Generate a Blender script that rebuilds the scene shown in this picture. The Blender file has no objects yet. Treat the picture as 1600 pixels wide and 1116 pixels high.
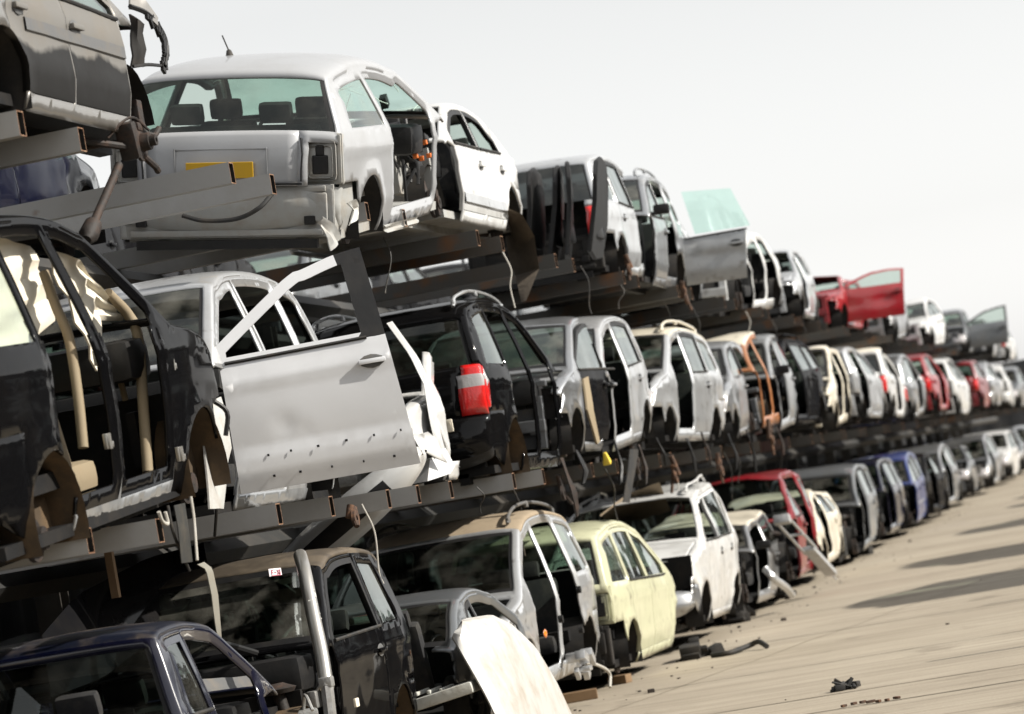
import bpy, bmesh, math, random
from math import radians as R, sin, cos, pi, sqrt, exp
from mathutils import Vector, Matrix, noise
from mathutils.geometry import delaunay_2d_cdt

random.seed(7)
S = bpy.context.scene
COL = S.collection

# ------------------------------------------------------------------ materials
def nmat(name):
    m = bpy.data.materials.new(name); m.use_nodes = True
    nt = m.node_tree; nt.nodes.clear()
    out = nt.nodes.new('ShaderNodeOutputMaterial')
    return m, nt, out

def N(nt, t, **kw):
    n = nt.nodes.new(t)
    for k, v in kw.items():
        if k in n.inputs.keys(): n.inputs[k].default_value = v
        else: setattr(n, k, v)
    return n

def ramp(nt, a, b, ca=(0, 0, 0, 1), cb=(1, 1, 1, 1)):
    r = nt.nodes.new('ShaderNodeValToRGB')
    r.color_ramp.elements[0].position = a; r.color_ramp.elements[0].color = ca
    r.color_ramp.elements[1].position = b; r.color_ramp.elements[1].color = cb
    return r

def c4(c): return (c[0], c[1], c[2], 1.0)

def surf(name, col, rough=.5, metal=0.0, dirt=.25, dirtcol=(.20, .155, .10), scale=3.0, coat=0.0,
         bump=.15, bscale=18.0, spec=.5, patch=None, dirtrough=.8, lo=.46, hi=.72):
    """A Principled surface whose colour and gloss are broken up by dust and grime (object space noise)."""
    m, nt, out = nmat(name)
    p = N(nt, 'ShaderNodeBsdfPrincipled'); p.inputs['Metallic'].default_value = metal
    p.inputs['Coat Weight'].default_value = coat; p.inputs['Coat Roughness'].default_value = .06
    p.inputs['Specular IOR Level'].default_value = spec
    tc = N(nt, 'ShaderNodeTexCoord')
    info = N(nt, 'ShaderNodeObjectInfo')
    addv = N(nt, 'ShaderNodeVectorMath', operation='ADD')
    nt.links.new(tc.outputs['Object'], addv.inputs[0])
    mulr = N(nt, 'ShaderNodeMath', operation='MULTIPLY'); mulr.inputs[1].default_value = 37.0
    nt.links.new(info.outputs['Random'], mulr.inputs[0]); nt.links.new(mulr.outputs[0], addv.inputs[1])
    n1 = N(nt, 'ShaderNodeTexNoise'); n1.inputs['Scale'].default_value = scale; n1.inputs['Detail'].default_value = 8
    n1.inputs['Roughness'].default_value = .65
    nt.links.new(addv.outputs[0], n1.inputs['Vector'])
    r1 = ramp(nt, lo, hi); nt.links.new(n1.outputs['Fac'], r1.inputs[0])
    mx = N(nt, 'ShaderNodeMath', operation='MULTIPLY'); mx.inputs[1].default_value = dirt
    nt.links.new(r1.outputs[0], mx.inputs[0])
    mc = N(nt, 'ShaderNodeMixRGB'); mc.inputs[1].default_value = c4(col); mc.inputs[2].default_value = c4(dirtcol)
    nt.links.new(mx.outputs[0], mc.inputs[0])
    last = mc
    if patch:
        n3 = N(nt, 'ShaderNodeTexNoise'); n3.inputs['Scale'].default_value = patch[1]; n3.inputs['Detail'].default_value = 5
        nt.links.new(addv.outputs[0], n3.inputs['Vector'])
        r3 = ramp(nt, patch[2], patch[3]); nt.links.new(n3.outputs['Fac'], r3.inputs[0])
        m3 = N(nt, 'ShaderNodeMixRGB'); m3.inputs[2].default_value = c4(patch[0])
        nt.links.new(r3.outputs[0], m3.inputs[0]); nt.links.new(mc.outputs[0], m3.inputs[1]); last = m3
    nt.links.new(last.outputs[0], p.inputs['Base Color'])
    mr = N(nt, 'ShaderNodeMapRange'); mr.inputs['To Min'].default_value = rough; mr.inputs['To Max'].default_value = dirtrough
    nt.links.new(mx.outputs[0], mr.inputs['Value']); nt.links.new(mr.outputs[0], p.inputs['Roughness'])
    if bump:
        n2 = N(nt, 'ShaderNodeTexNoise'); n2.inputs['Scale'].default_value = bscale; n2.inputs['Detail'].default_value = 4
        nt.links.new(addv.outputs[0], n2.inputs['Vector'])
        b = N(nt, 'ShaderNodeBump'); b.inputs['Strength'].default_value = bump; b.inputs['Distance'].default_value = .01
        nt.links.new(n2.outputs['Fac'], b.inputs['Height']); nt.links.new(b.outputs[0], p.inputs['Normal'])
    nt.links.new(p.outputs[0], out.inputs[0])
    return m

PAINT = {}
def paint(key, col, metal=0.0, rough=.28, dirt=.3, coat=.6, **kw):
    if key not in PAINT:
        PAINT[key] = surf('paint_' + key, col, rough=rough, metal=metal, dirt=dirt, coat=coat, bump=.05, bscale=2.6, scale=2.2, dirtcol=kw.pop('dirtcol', (.13, .105, .075)), **kw)
    return PAINT[key]

def glass_mat(name, tint, rough=.02, dust=.12, extra=0.0):
    m, nt, out = nmat(name)
    tr = N(nt, 'ShaderNodeBsdfTransparent'); tr.inputs[0].default_value = c4(tint)
    gl = N(nt, 'ShaderNodeBsdfGlossy'); gl.inputs['Roughness'].default_value = rough; gl.inputs[0].default_value = (.95, 1, .98, 1)
    lw = N(nt, 'ShaderNodeLayerWeight'); lw.inputs[0].default_value = .5
    pw = N(nt, 'ShaderNodeMath', operation='POWER'); pw.inputs[1].default_value = 4.2; nt.links.new(lw.outputs['Facing'], pw.inputs[0])
    ad = N(nt, 'ShaderNodeMath', operation='MULTIPLY_ADD'); ad.inputs[1].default_value = 1.1; ad.inputs[2].default_value = .06 + extra; ad.use_clamp = True
    nt.links.new(pw.outputs[0], ad.inputs[0])
    mx = N(nt, 'ShaderNodeMixShader'); nt.links.new(ad.outputs[0], mx.inputs[0])
    nt.links.new(tr.outputs[0], mx.inputs[1]); nt.links.new(gl.outputs[0], mx.inputs[2])
    df = N(nt, 'ShaderNodeBsdfDiffuse'); df.inputs[0].default_value = (.30, .29, .25, 1)
    tc = N(nt, 'ShaderNodeTexCoord'); n1 = N(nt, 'ShaderNodeTexNoise'); n1.inputs['Scale'].default_value = 3.5; n1.inputs['Detail'].default_value = 8
    nt.links.new(tc.outputs['Object'], n1.inputs['Vector'])
    r1 = ramp(nt, .42, .8); nt.links.new(n1.outputs['Fac'], r1.inputs[0])
    mu = N(nt, 'ShaderNodeMath', operation='MULTIPLY'); mu.inputs[1].default_value = dust; nt.links.new(r1.outputs[0], mu.inputs[0])
    m2 = N(nt, 'ShaderNodeMixShader'); nt.links.new(mu.outputs[0], m2.inputs[0])
    nt.links.new(mx.outputs[0], m2.inputs[1]); nt.links.new(df.outputs[0], m2.inputs[2])
    nt.links.new(m2.outputs[0], out.inputs[0])
    return m

M = {}
WEAR = dict(patch=((.10, .08, .06), 6.5, .60, .82))
M['white'] = paint('white', (.62, .62, .61), rough=.3, dirt=.38, **WEAR)
M['hatchwhite'] = paint('hatch_white', (.38, .385, .395), metal=.15, rough=.32, dirt=.16, coat=.5)
M['doorsilver'] = paint('door_silver', (.70, .705, .72), metal=.2, rough=.36, dirt=.08, coat=.3)
M['silver'] = paint('silver', (.50, .51, .52), metal=.85, rough=.30, dirt=.40, **WEAR)
M['lightsilver'] = paint('lightsilver', (.62, .63, .64), metal=.65, rough=.32, dirt=.36, **WEAR)
M['grey'] = paint('grey', (.16, .17, .18), metal=.5, rough=.36, dirt=.3)
M['midgrey'] = paint('midgrey', (.34, .35, .36), metal=.5, rough=.36, dirt=.3, **WEAR)
M['gold'] = paint('gold', (.21, .20, .185), metal=.4, rough=.35, dirt=.3)
M['goldwhite'] = paint('cream', (.72, .66, .54), rough=.35, dirt=.35, **WEAR)
M['black'] = paint('black', (.004, .004, .0045), rough=.07, dirt=.02, coat=.42, spec=0)
M['black2'] = paint('faded_black', (.008, .008, .009), rough=.25, dirt=.06, coat=.25, spec=0)
M['navydust'] = paint('navy_dust', (.006, .008, .018), rough=.4, dirt=.75, coat=.3, dirtcol=(.13, .10, .07))
M['blue'] = paint('dark_blue', (.010, .015, .07), rough=.25, dirt=.2, coat=.8)
M['navy'] = paint('navy', (.003, .004, .016), rough=.2, dirt=.10, coat=.7)
M['midblue'] = paint('mid_blue', (.025, .045, .17), rough=.3, dirt=.25, coat=.6)
M['red'] = paint('red', (.27, .008, .014), rough=.3, dirt=.22, coat=.6)
M['darkred'] = paint('dark_red', (.20, .009, .015), rough=.32, dirt=.25, coat=.5)
M['yellow'] = paint('pale_yellow', (.55, .55, .375), rough=.34, dirt=.30, coat=.4, **WEAR)
M['orange'] = paint('orange', (.30, .115, .04), rough=.4, dirt=.45, coat=.3, dirtcol=(.25, .10, .03))
M['primer'] = surf('primer_metal', (.50, .50, .48), rough=.5, metal=.2, dirt=.5, scale=6, bump=.3, dirtcol=(.22, .15, .09))
M['whiteinner'] = surf('pressed_white_steel', (.36, .36, .345), rough=.42, dirt=.6, scale=6, bump=.3, dirtcol=(.30, .25, .19))
M['dustdark'] = surf('dusty_dark_roof', (.055, .043, .030), rough=.6, dirt=.7, scale=2.5, bump=.1, dirtcol=(.17, .13, .085))
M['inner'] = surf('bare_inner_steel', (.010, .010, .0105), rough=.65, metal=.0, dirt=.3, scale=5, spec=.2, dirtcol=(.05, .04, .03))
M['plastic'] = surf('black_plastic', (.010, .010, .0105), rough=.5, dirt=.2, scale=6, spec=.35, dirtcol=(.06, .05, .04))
M['plasticgrey'] = surf('grey_plastic', (.10, .10, .10), rough=.5, dirt=.4, scale=6)
M['rubber'] = surf('rubber', (.014, .014, .014), rough=.75, dirt=.4, scale=7, dirtcol=(.09, .07, .05))
M['liner'] = surf('dusty_arch_liner', (.06, .04, .022), rough=.85, dirt=.7, scale=5, dirtcol=(.15, .09, .04))
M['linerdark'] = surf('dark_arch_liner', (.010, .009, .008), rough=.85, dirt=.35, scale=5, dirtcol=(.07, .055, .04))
M['rust'] = surf('rusty_iron', (.05, .028, .018), rough=.85, dirt=.7, scale=14, bump=.6, dirtcol=(.22, .10, .045))
M['darkrust'] = surf('oily_dark_iron', (.014, .010, .008), rough=.7, dirt=.6, scale=12, bump=.6, dirtcol=(.075, .035, .018))
M['arm'] = surf('galvanised_arm_steel', (.42, .418, .41), rough=.55, metal=.1, dirt=.35, scale=1.6, bump=.15, dirtcol=(.24, .20, .15),
                patch=((.17, .085, .04), 3.0, .66, .76))
M['armoldshade'] = surf('weathered_shade_arm_steel', (.075, .072, .066), rough=.65, metal=.0, dirt=.7, scale=1.6, bump=.2, dirtcol=(.09, .065, .045), patch=((.15, .07, .03), 3.0, .54, .70))  # older rusty steel, its colour darkened further for the shade between tiers
M['armrust'] = surf('rusted_cut_edge', (.13, .06, .03), rough=.8, dirt=.8, scale=40, bump=.4, dirtcol=(.42, .28, .17))
M['armdark'] = surf('dark_rack_steel', (.018, .018, .017), rough=.65, metal=.0, dirt=.4, scale=1.3, bump=.2, dirtcol=(.10, .08, .06))
M['beige'] = surf('beige_trim', (.24, .19, .12), rough=.75, dirt=.35, scale=4, dirtcol=(.26, .19, .11))
M['airbag'] = surf('airbag_cloth', (.74, .68, .56), rough=.9, dirt=.3, scale=3, bump=.4, bscale=10, dirtcol=(.45, .36, .24))
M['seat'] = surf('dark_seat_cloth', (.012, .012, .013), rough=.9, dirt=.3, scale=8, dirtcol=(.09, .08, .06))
M['seatgrey'] = surf('grey_seat_cloth', (.09, .09, .09), rough=.9, dirt=.3, scale=8, dirtcol=(.12, .10, .08))
M['alloy'] = surf('alloy_casting', (.42, .42, .41), rough=.45, metal=.7, dirt=.6, scale=9, bump=.5, dirtcol=(.12, .09, .06))
M['chrome'] = surf('bright_metal', (.7, .7, .7), rough=.2, metal=1.0, dirt=.2, scale=6, bump=0)
M['tube'] = surf('brushed_tube', (.55, .53, .49), rough=.3, metal=.9, dirt=.2, scale=3, bump=.05)
M['dustroof'] = surf('dusty_roof_paint', (.30, .235, .16), rough=.8, dirt=.5, scale=4, dirtcol=(.16, .125, .085))
M['strap'] = surf('webbing', (.022, .022, .02), rough=.9, dirt=.15, scale=9)
M['wire'] = surf('cable_sheath', (.02, .019, .018), rough=.6, dirt=.4, scale=9)
M['palewire'] = surf('pale_cable', (.42, .40, .36), rough=.6, dirt=.4, scale=9)
M['wood'] = surf('timber', (.20, .125, .065), rough=.8, dirt=.5, scale=9, dirtcol=(.14, .08, .04))
M['plate'] = surf('yellow_plate', (.62, .36, .015), rough=.4, dirt=.15, scale=6, bump=0)
M['bluestrip'] = surf('blue_strip', (.02, .03, .16), rough=.4, dirt=.1, bump=0)
M['paper'] = surf('paper_sticker', (.75, .70, .72), rough=.7, dirt=.1, bump=0)
M['pinkink'] = surf('pink_ink', (.52, .12, .18), rough=.7, dirt=.1, bump=0)
M['chalk'] = surf('chalk_mark', (.80, .79, .74), rough=.9, dirt=.1, bump=0)
M['yellowbit'] = surf('yellow_tag', (.75, .55, .06), rough=.5, dirt=.2)
M['orangebit'] = surf('orange_connector', (.70, .16, .02), rough=.5, dirt=.3)
M['turq'] = surf('aged_print', (.1, .35, .3), rough=.5, dirt=.3)
M['cabin'] = surf('corrugated_dark_steel', (.030, .033, .038), rough=.6, metal=.0, dirt=.4, scale=1.2, dirtcol=(.10, .085, .065))
M['liner2'] = surf('grey_brown_felt', (.16, .125, .09), rough=.95, dirt=.6, scale=4, bump=.5, dirtcol=(.06, .048, .036))
M['strapL'] = surf('pale_webbing', (.20, .19, .16), rough=.85, dirt=.4, scale=9)
M['whitehood'] = surf('scratched_white_paint', (.50, .49, .47), rough=.4, dirt=.6, coat=.15, scale=3.5, bump=.1, dirtcol=(.24, .18, .11))
M['castpale'] = surf('pale_casting', (.50, .50, .46), rough=.6, dirt=.6, scale=9, bump=.4)
M['alloypale'] = surf('pale_zinc', (.50, .51, .52), rough=.45, metal=.4, dirt=.4, scale=9)
def lamp_mat(name, col, rough=.12):
    m = surf(name, col, rough=rough, dirt=.1, coat=.9, bump=.3, bscale=60, scale=5)
    return m
M['redlamp'] = lamp_mat('red_lens', (.62, .012, .012))
M['clearlamp'] = lamp_mat('clear_lens', (.40, .38, .38))
M['amber'] = lamp_mat('amber_lens', (.85, .22, .02))
M['glass'] = glass_mat('car_glass', (.62, .72, .66))
M['glassdark'] = glass_mat('tinted_glass', (.22, .27, .25), dust=.10)
M['glasspriv'] = glass_mat('privacy_glass', (.05, .06, .06), dust=.10, extra=.04)
M['glassgreen'] = glass_mat('green_glass', (.70, .90, .82), dust=.25)
M['glassgreen2'] = glass_mat('thick_green_glass', (.86, .98, .94), dust=.04)
M['glassfront'] = glass_mat('dusty_windscreen', (.40, .50, .43), dust=.35)

# ------------------------------------------------------------------ object helpers
def tag(o, label=None, cat=None, group=None, kind=None):
    if label: o['label'] = label
    if cat: o['category'] = cat
    if group: o['group'] = group
    if kind: o['kind'] = kind
    return o

def empty(name, loc=(0, 0, 0), rot=None):
    o = bpy.data.objects.new(name, None); COL.objects.link(o)
    o.empty_display_size = .2; o.location = loc
    if rot is not None: o.rotation_euler = rot
    return o

def link(name, me, mats, parent=None, smooth=True):
    for m in (mats if isinstance(mats, (list, tuple)) else [mats]): me.materials.append(m)
    if smooth:
        me.polygons.foreach_set('use_smooth', [True] * len(me.polygons))
        me.update()
    o = bpy.data.objects.new(name, me); COL.objects.link(o)
    if parent is not None: o.parent = parent
    return o

class MB:
    """collects simple shapes into one mesh"""
    def __init__(s): s.bm = bmesh.new(); s.mi = 0
    def _tag(s, faces):
        for f in faces: f.material_index = s.mi
    def box(s, c, d, rot=None, bev=0.0, taper=None):
        x, y, z = d[0] / 2, d[1] / 2, d[2] / 2
        vs = []
        for sz in (-1, 1):
            for sx, sy in ((-1, -1), (1, -1), (1, 1), (-1, 1)):
                k = taper if (taper and sz > 0) else 1.0
                vs.append(Vector((sx * x * k, sy * y * k, sz * z)))
        if rot is not None:
            vs = [rot @ v for v in vs]
        bv = [s.bm.verts.new(v + Vector(c)) for v in vs]
        fs = [s.bm.faces.new([bv[i] for i in q]) for q in
              ((3, 2, 1, 0), (4, 5, 6, 7), (0, 1, 5, 4), (1, 2, 6, 5), (2, 3, 7, 6), (3, 0, 4, 7))]
        s._tag(fs)
        if bev:
            es = list({e for f in fs for e in f.edges})
            r = bmesh.ops.bevel(s.bm, geom=es, offset=bev, segments=2, affect='EDGES', profile=.6)
            s._tag(r['faces'])
        return s
    def tube(s, pts, r, n=8, caps=True, radii=None):
        pts = [Vector(p) for p in pts]; rings = []
        up = Vector((0, 0, 1)); prev = None
        for i, p in enumerate(pts):
            t = (pts[min(i + 1, len(pts) - 1)] - pts[max(i - 1, 0)])
            t = t.normalized() if t.length > 1e-9 else Vector((0, 0, 1))
            if prev is None:
                a = up if abs(t.dot(up)) < .95 else Vector((1, 0, 0))
                u = t.cross(a).normalized()
            else:
                u = (prev - t * prev.dot(t)); u = u.normalized() if u.length > 1e-6 else t.orthogonal().normalized()
            prev = u; v = t.cross(u)
            rr = radii[i] if radii else r
            rings.append([s.bm.verts.new(p + (u * cos(2 * pi * k / n) + v * sin(2 * pi * k / n)) * rr) for k in range(n)])
        fs = []
        for a, b in zip(rings[:-1], rings[1:]):
            for k in range(n):
                fs.append(s.bm.faces.new((a[k], a[(k + 1) % n], b[(k + 1) % n], b[k])))
        if caps:
            fs.append(s.bm.faces.new(rings[0][::-1])); fs.append(s.bm.faces.new(rings[-1]))
        s._tag(fs); return s
    def lathe(s, prof, axis='y', c=(0, 0, 0), n=28, rot=None):
        """prof: list of (radius, offset along axis)"""
        rings = []
        for r, h in prof:
            ring = []
            for k in range(n):
                a = 2 * pi * k / n
                if axis == 'y': v = Vector((r * cos(a), h, r * sin(a)))
                elif axis == 'z': v = Vector((r * cos(a), r * sin(a), h))
                else: v = Vector((h, r * cos(a), r * sin(a)))
                if rot is not None: v = rot @ v
                ring.append(s.bm.verts.new(v + Vector(c)))
            rings.append(ring)
        fs = []
        for a, b in zip(rings[:-1], rings[1:]):
            for k in range(n):
                fs.append(s.bm.faces.new((a[k], b[k], b[(k + 1) % n], a[(k + 1) % n])))
        s._tag(fs); return s
    def ball(s, c, r, sc=(1, 1, 1), sub=2):
        res = bmesh.ops.create_icosphere(s.bm, subdivisions=sub, radius=r)
        for v in res['verts']:
            v.co = Vector((v.co.x * sc[0], v.co.y * sc[1], v.co.z * sc[2])) + Vector(c)
        s._tag({f for v in res['verts'] for f in v.link_faces}); return s
    def grid(s, P):
        """P: 2-D list of points"""
        V = [[s.bm.verts.new(p) for p in row] for row in P]; fs = []
        for i in range(len(V) - 1):
            for j in range(len(V[0]) - 1):
                fs.append(s.bm.faces.new((V[i][j], V[i + 1][j], V[i + 1][j + 1], V[i][j + 1])))
        s._tag(fs); return s
    def prism(s, poly, h, mat=None):
        """extrude planar polygon of Vectors by the vector h"""
        h = Vector(h)
        a = [s.bm.verts.new(Vector(p)) for p in poly]; b = [s.bm.verts.new(Vector(p) + h) for p in poly]
        n = len(a); fs = [s.bm.faces.new(a[::-1]), s.bm.faces.new(b)]
        for k in range(n): fs.append(s.bm.faces.new((a[k], a[(k + 1) % n], b[(k + 1) % n], b[k])))
        s._tag(fs); return s
    def build(s, name, mats, parent=None, smooth=False, xf=None, auto=True):
        bmesh.ops.recalc_face_normals(s.bm, faces=s.bm.faces[:])
        if xf is not None: s.bm.transform(xf)
        me = bpy.data.meshes.new(name); s.bm.to_mesh(me); s.bm.free()
        o = link(name, me, mats, parent, smooth)
        if smooth and auto:
            try: me.set_sharp_from_angle(angle=R(40))
            except Exception: pass
        return o

def catmull(P, step):
    """resample a polyline with a Catmull-Rom curve, roughly every step"""
    P = [Vector((p[0], p[1])) for p in P]
    if len(P) == 2:
        n = max(1, int((P[1] - P[0]).length / step))
        return [P[0].lerp(P[1], k / n) for k in range(n + 1)]
    out = []
    Q = [P[0] * 2 - P[1]] + P + [P[-1] * 2 - P[-2]]
    for i in range(1, len(Q) - 2):
        a, b, c, d = Q[i - 1], Q[i], Q[i + 1], Q[i + 2]
        n = max(1, int((c - b).length / step + .5))
        for k in range(n):
            t = k / n
            out.append(.5 * ((2 * b) + (c - a) * t + (2 * a - 5 * b + 4 * c - d) * t * t + (3 * b - a - 3 * c + d) * t ** 3))
    out.append(P[-1]); return out

def inpoly(x, y, P):
    c = False; n = len(P); j = n - 1
    for i in range(n):
        xi, yi = P[i]; xj, yj = P[j]
        if (yi > y) != (yj > y) and x < (xj - xi) * (y - yi) / (yj - yi) + xi: c = not c
        j = i
    return c

def clip(P, a, b, c):
    """keep the part of polygon P where a*x+b*y>=c"""
    out = []; n = len(P)
    for i in range(n):
        p, q = P[i], P[(i + 1) % n]
        dp, dq = a * p[0] + b * p[1] - c, a * q[0] + b * q[1] - c
        if dp >= 0: out.append(p)
        if (dp >= 0) != (dq >= 0):
            t = dp / (dp - dq); out.append((p[0] + (q[0] - p[0]) * t, p[1] + (q[1] - p[1]) * t))
    return out

def dedupe(P, tol=.004):
    out = []
    for p in P:
        if not out or (abs(p[0] - out[-1][0]) + abs(p[1] - out[-1][1])) > tol: out.append(p)
    if len(out) > 2 and (abs(out[0][0] - out[-1][0]) + abs(out[0][1] - out[-1][1])) <= tol: out.pop()
    return out

def inset(P, d):
    """shrink a polygon (any orientation) by d"""
    n = len(P); A = sum(P[i][0] * P[(i + 1) % n][1] - P[(i + 1) % n][0] * P[i][1] for i in range(n))
    sg = 1 if A > 0 else -1; out = []
    for i in range(n):
        p0, p1, p2 = Vector(P[i - 1]), Vector(P[i]), Vector(P[(i + 1) % n])
        e1, e2 = (p1 - p0), (p2 - p1)
        if e1.length < 1e-6 or e2.length < 1e-6: out.append(tuple(p1)); continue
        e1.normalize(); e2.normalize()
        n1, n2 = Vector((-e1.y, e1.x)) * sg, Vector((-e2.y, e2.x)) * sg
        b = n1 + n2
        if b.length < 1e-6: b = n1.copy()
        b.normalize(); k = max(.5, b.dot(n1))
        q = p1 + b * (d / k); out.append((q.x, q.y))
    return out

# ------------------------------------------------------------------ car body shapes (side profiles, metres)
ARCH = {
 'hatch': dict(L=4.0, W=1.70, ra=.80, fa=3.22, ar=.335, zb=(.94, .90), ext=(2.78, 1.62, .60), seg=dict(
   rbump=[(.14, .20), (.03, .32), (0, .47), (.04, .60)], gate=[(.04, .60), (.05, .74), (.08, .90), (.12, .98)],
   rglass=[(.12, .98), (.28, 1.24), (.40, 1.38)], roof=[(.40, 1.38), (.62, 1.435), (1.2, 1.48), (1.8, 1.46), (2.25, 1.38)],
   wsh=[(2.25, 1.38), (2.68, 1.17), (3.10, .94)], hood=[(3.10, .94), (3.45, .88), (3.76, .75)],
   grille=[(3.76, .75), (3.90, .63), (3.95, .52)], fbump=[(3.95, .52), (4.0, .40), (3.97, .28), (3.86, .19)])),
 'sedan': dict(L=4.6, W=1.76, ra=1.02, fa=3.70, ar=.335, zb=(.95, .90), ext=(3.18, 2.12, 1.16), seg=dict(
   rbump=[(.14, .22), (.03, .34), (0, .50), (.05, .64)], gate=[(.05, .64), (.06, .80), (.12, .98), (.30, 1.02), (.66, 1.03)],
   rglass=[(.66, 1.03), (1.02, 1.24), (1.32, 1.37)], roof=[(1.32, 1.37), (1.7, 1.43), (2.1, 1.44), (2.5, 1.41), (2.72, 1.36)],
   wsh=[(2.72, 1.36), (3.14, 1.16), (3.56, .95)], hood=[(3.56, .95), (3.95, .90), (4.34, .77)],
   grille=[(4.34, .77), (4.48, .66), (4.54, .54)], fbump=[(4.54, .54), (4.6, .42), (4.57, .29), (4.44, .20)])),
 'wagon': dict(L=4.6, W=1.74, ra=.98, fa=3.66, ar=.335, zb=(.96, .90), ext=(3.15, 2.12, 1.15), seg=dict(
   rbump=[(.14, .22), (.03, .34), (0, .50), (.04, .64)], gate=[(.04, .64), (.06, .80), (.09, .95), (.12, 1.0)],
   rglass=[(.12, 1.0), (.30, 1.24), (.42, 1.38)], roof=[(.42, 1.38), (.7, 1.44), (1.5, 1.49), (2.2, 1.47), (2.66, 1.39)],
   wsh=[(2.66, 1.39), (3.10, 1.17), (3.52, .95)], hood=[(3.52, .95), (3.95, .89), (4.32, .77)],
   grille=[(4.32, .77), (4.46, .66), (4.53, .54)], fbump=[(4.53, .54), (4.6, .42), (4.56, .29), (4.44, .20)])),
 'suv': dict(L=4.35, W=1.80, ra=.92, fa=3.52, ar=.37, zb=(1.06, 1.02), ext=(2.98, 1.98, 1.02), seg=dict(
   rbump=[(.14, .26), (.03, .38), (0, .54), (.05, .70)], gate=[(.05, .70), (.06, .86), (.08, 1.02), (.11, 1.10)],
   rglass=[(.11, 1.10), (.22, 1.38), (.32, 1.53)], roof=[(.32, 1.53), (.52, 1.62), (1.2, 1.69), (2.0, 1.67), (2.44, 1.58)],
   wsh=[(2.44, 1.58), (2.84, 1.33), (3.24, 1.07)], hood=[(3.24, 1.07), (3.65, 1.02), (4.04, .90)],
   grille=[(4.04, .90), (4.20, .74), (4.25, .60)], fbump=[(4.25, .60), (4.33, .47), (4.32, .34), (4.2, .25)])),
 'boxsuv': dict(L=4.25, W=1.80, ra=.86, fa=3.44, ar=.39, zb=(1.12, 1.08), ext=(2.94, 1.98, 1.00), seg=dict(
   rbump=[(.12, .30), (.03, .42), (0, .56), (.04, .70)], gate=[(.04, .70), (.05, .9), (.06, 1.06), (.08, 1.14)],
   rglass=[(.08, 1.14), (.16, 1.48), (.22, 1.64)], roof=[(.22, 1.64), (.40, 1.72), (1.2, 1.77), (2.0, 1.76), (2.52, 1.68)],
   wsh=[(2.52, 1.68), (2.84, 1.40), (3.12, 1.13)], hood=[(3.12, 1.13), (3.6, 1.09), (4.0, 1.02)],
   grille=[(4.0, 1.02), (4.14, .84), (4.17, .66)], fbump=[(4.17, .66), (4.25, .52), (4.24, .40), (4.12, .30)])),
 'mpv': dict(L=4.4, W=1.76, ra=.88, fa=3.56, ar=.34, zb=(1.02, .96), ext=(3.12, 2.08, 1.06), seg=dict(
   rbump=[(.13, .22), (.03, .34), (0, .5), (.04, .66)], gate=[(.04, .66), (.05, .82), (.07, .98), (.10, 1.06)],
   rglass=[(.10, 1.06), (.24, 1.38), (.34, 1.53)], roof=[(.34, 1.53), (.6, 1.60), (1.3, 1.66), (2.0, 1.64), (2.5, 1.54)],
   wsh=[(2.5, 1.54), (3.05, 1.26), (3.52, .99)], hood=[(3.52, .99), (3.85, .92), (4.14, .79)],
   grille=[(4.14, .79), (4.28, .66), (4.34, .54)], fbump=[(4.34, .54), (4.4, .42), (4.37, .29), (4.25, .20)])),
 'coupe': dict(L=4.1, W=1.66, ra=.84, fa=3.28, ar=.32, zb=(.90, .85), ext=(2.84, 1.50, .74), seg=dict(
   rbump=[(.14, .22), (.03, .32), (0, .46), (.05, .60)], gate=[(.05, .60), (.07, .74), (.13, .88), (.42, .93)],
   rglass=[(.42, .93), (.82, 1.16), (1.12, 1.26)], roof=[(1.12, 1.26), (1.5, 1.31), (1.85, 1.31), (2.28, 1.25)],
   wsh=[(2.28, 1.25), (2.72, 1.06), (3.12, .89)], hood=[(3.12, .89), (3.5, .84), (3.86, .71)],
   grille=[(3.86, .71), (4.0, .60), (4.05, .50)], fbump=[(4.05, .50), (4.1, .40), (4.07, .28), (3.96, .20)])),
}
EDGE = dict(rbump=.17, gate=.10, rglass=.075, roof=.085, wsh=.065, hood=.08, grille=.17, fbump=.25)
KK = dict(rbump=3.2, gate=4.0, rglass=4.2, roof=4.0, wsh=4.2, hood=4.0, grille=3.0, fbump=2.8)
ORDER = ['rbump', 'gate', 'rglass', 'roof', 'wsh', 'hood', 'grille', 'fbump']
SYNON = dict(gate='tailgate', rglass='rear_window', wsh='windshield', fbump='front_bumper', rbump='rear_bumper')

def blur(A, n):
    for _ in range(n):
        A = [A[0]] + [(A[i - 1] + A[i] * 2 + A[i + 1]) * .25 for i in range(1, len(A) - 1)] + [A[-1]]
    return A
# ------------------------------------------------------------------ wrecked car builder
UCOLS = [0, .16, .32, .46, .56, .66, .74, .80, .85, .885, .915, .94, .96, .975, .987, .995, .9988, 1.0]
UCOLS_LO = [0, .3, .56, .74, .85, .915, .96, .987, .9975, 1.0]

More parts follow.
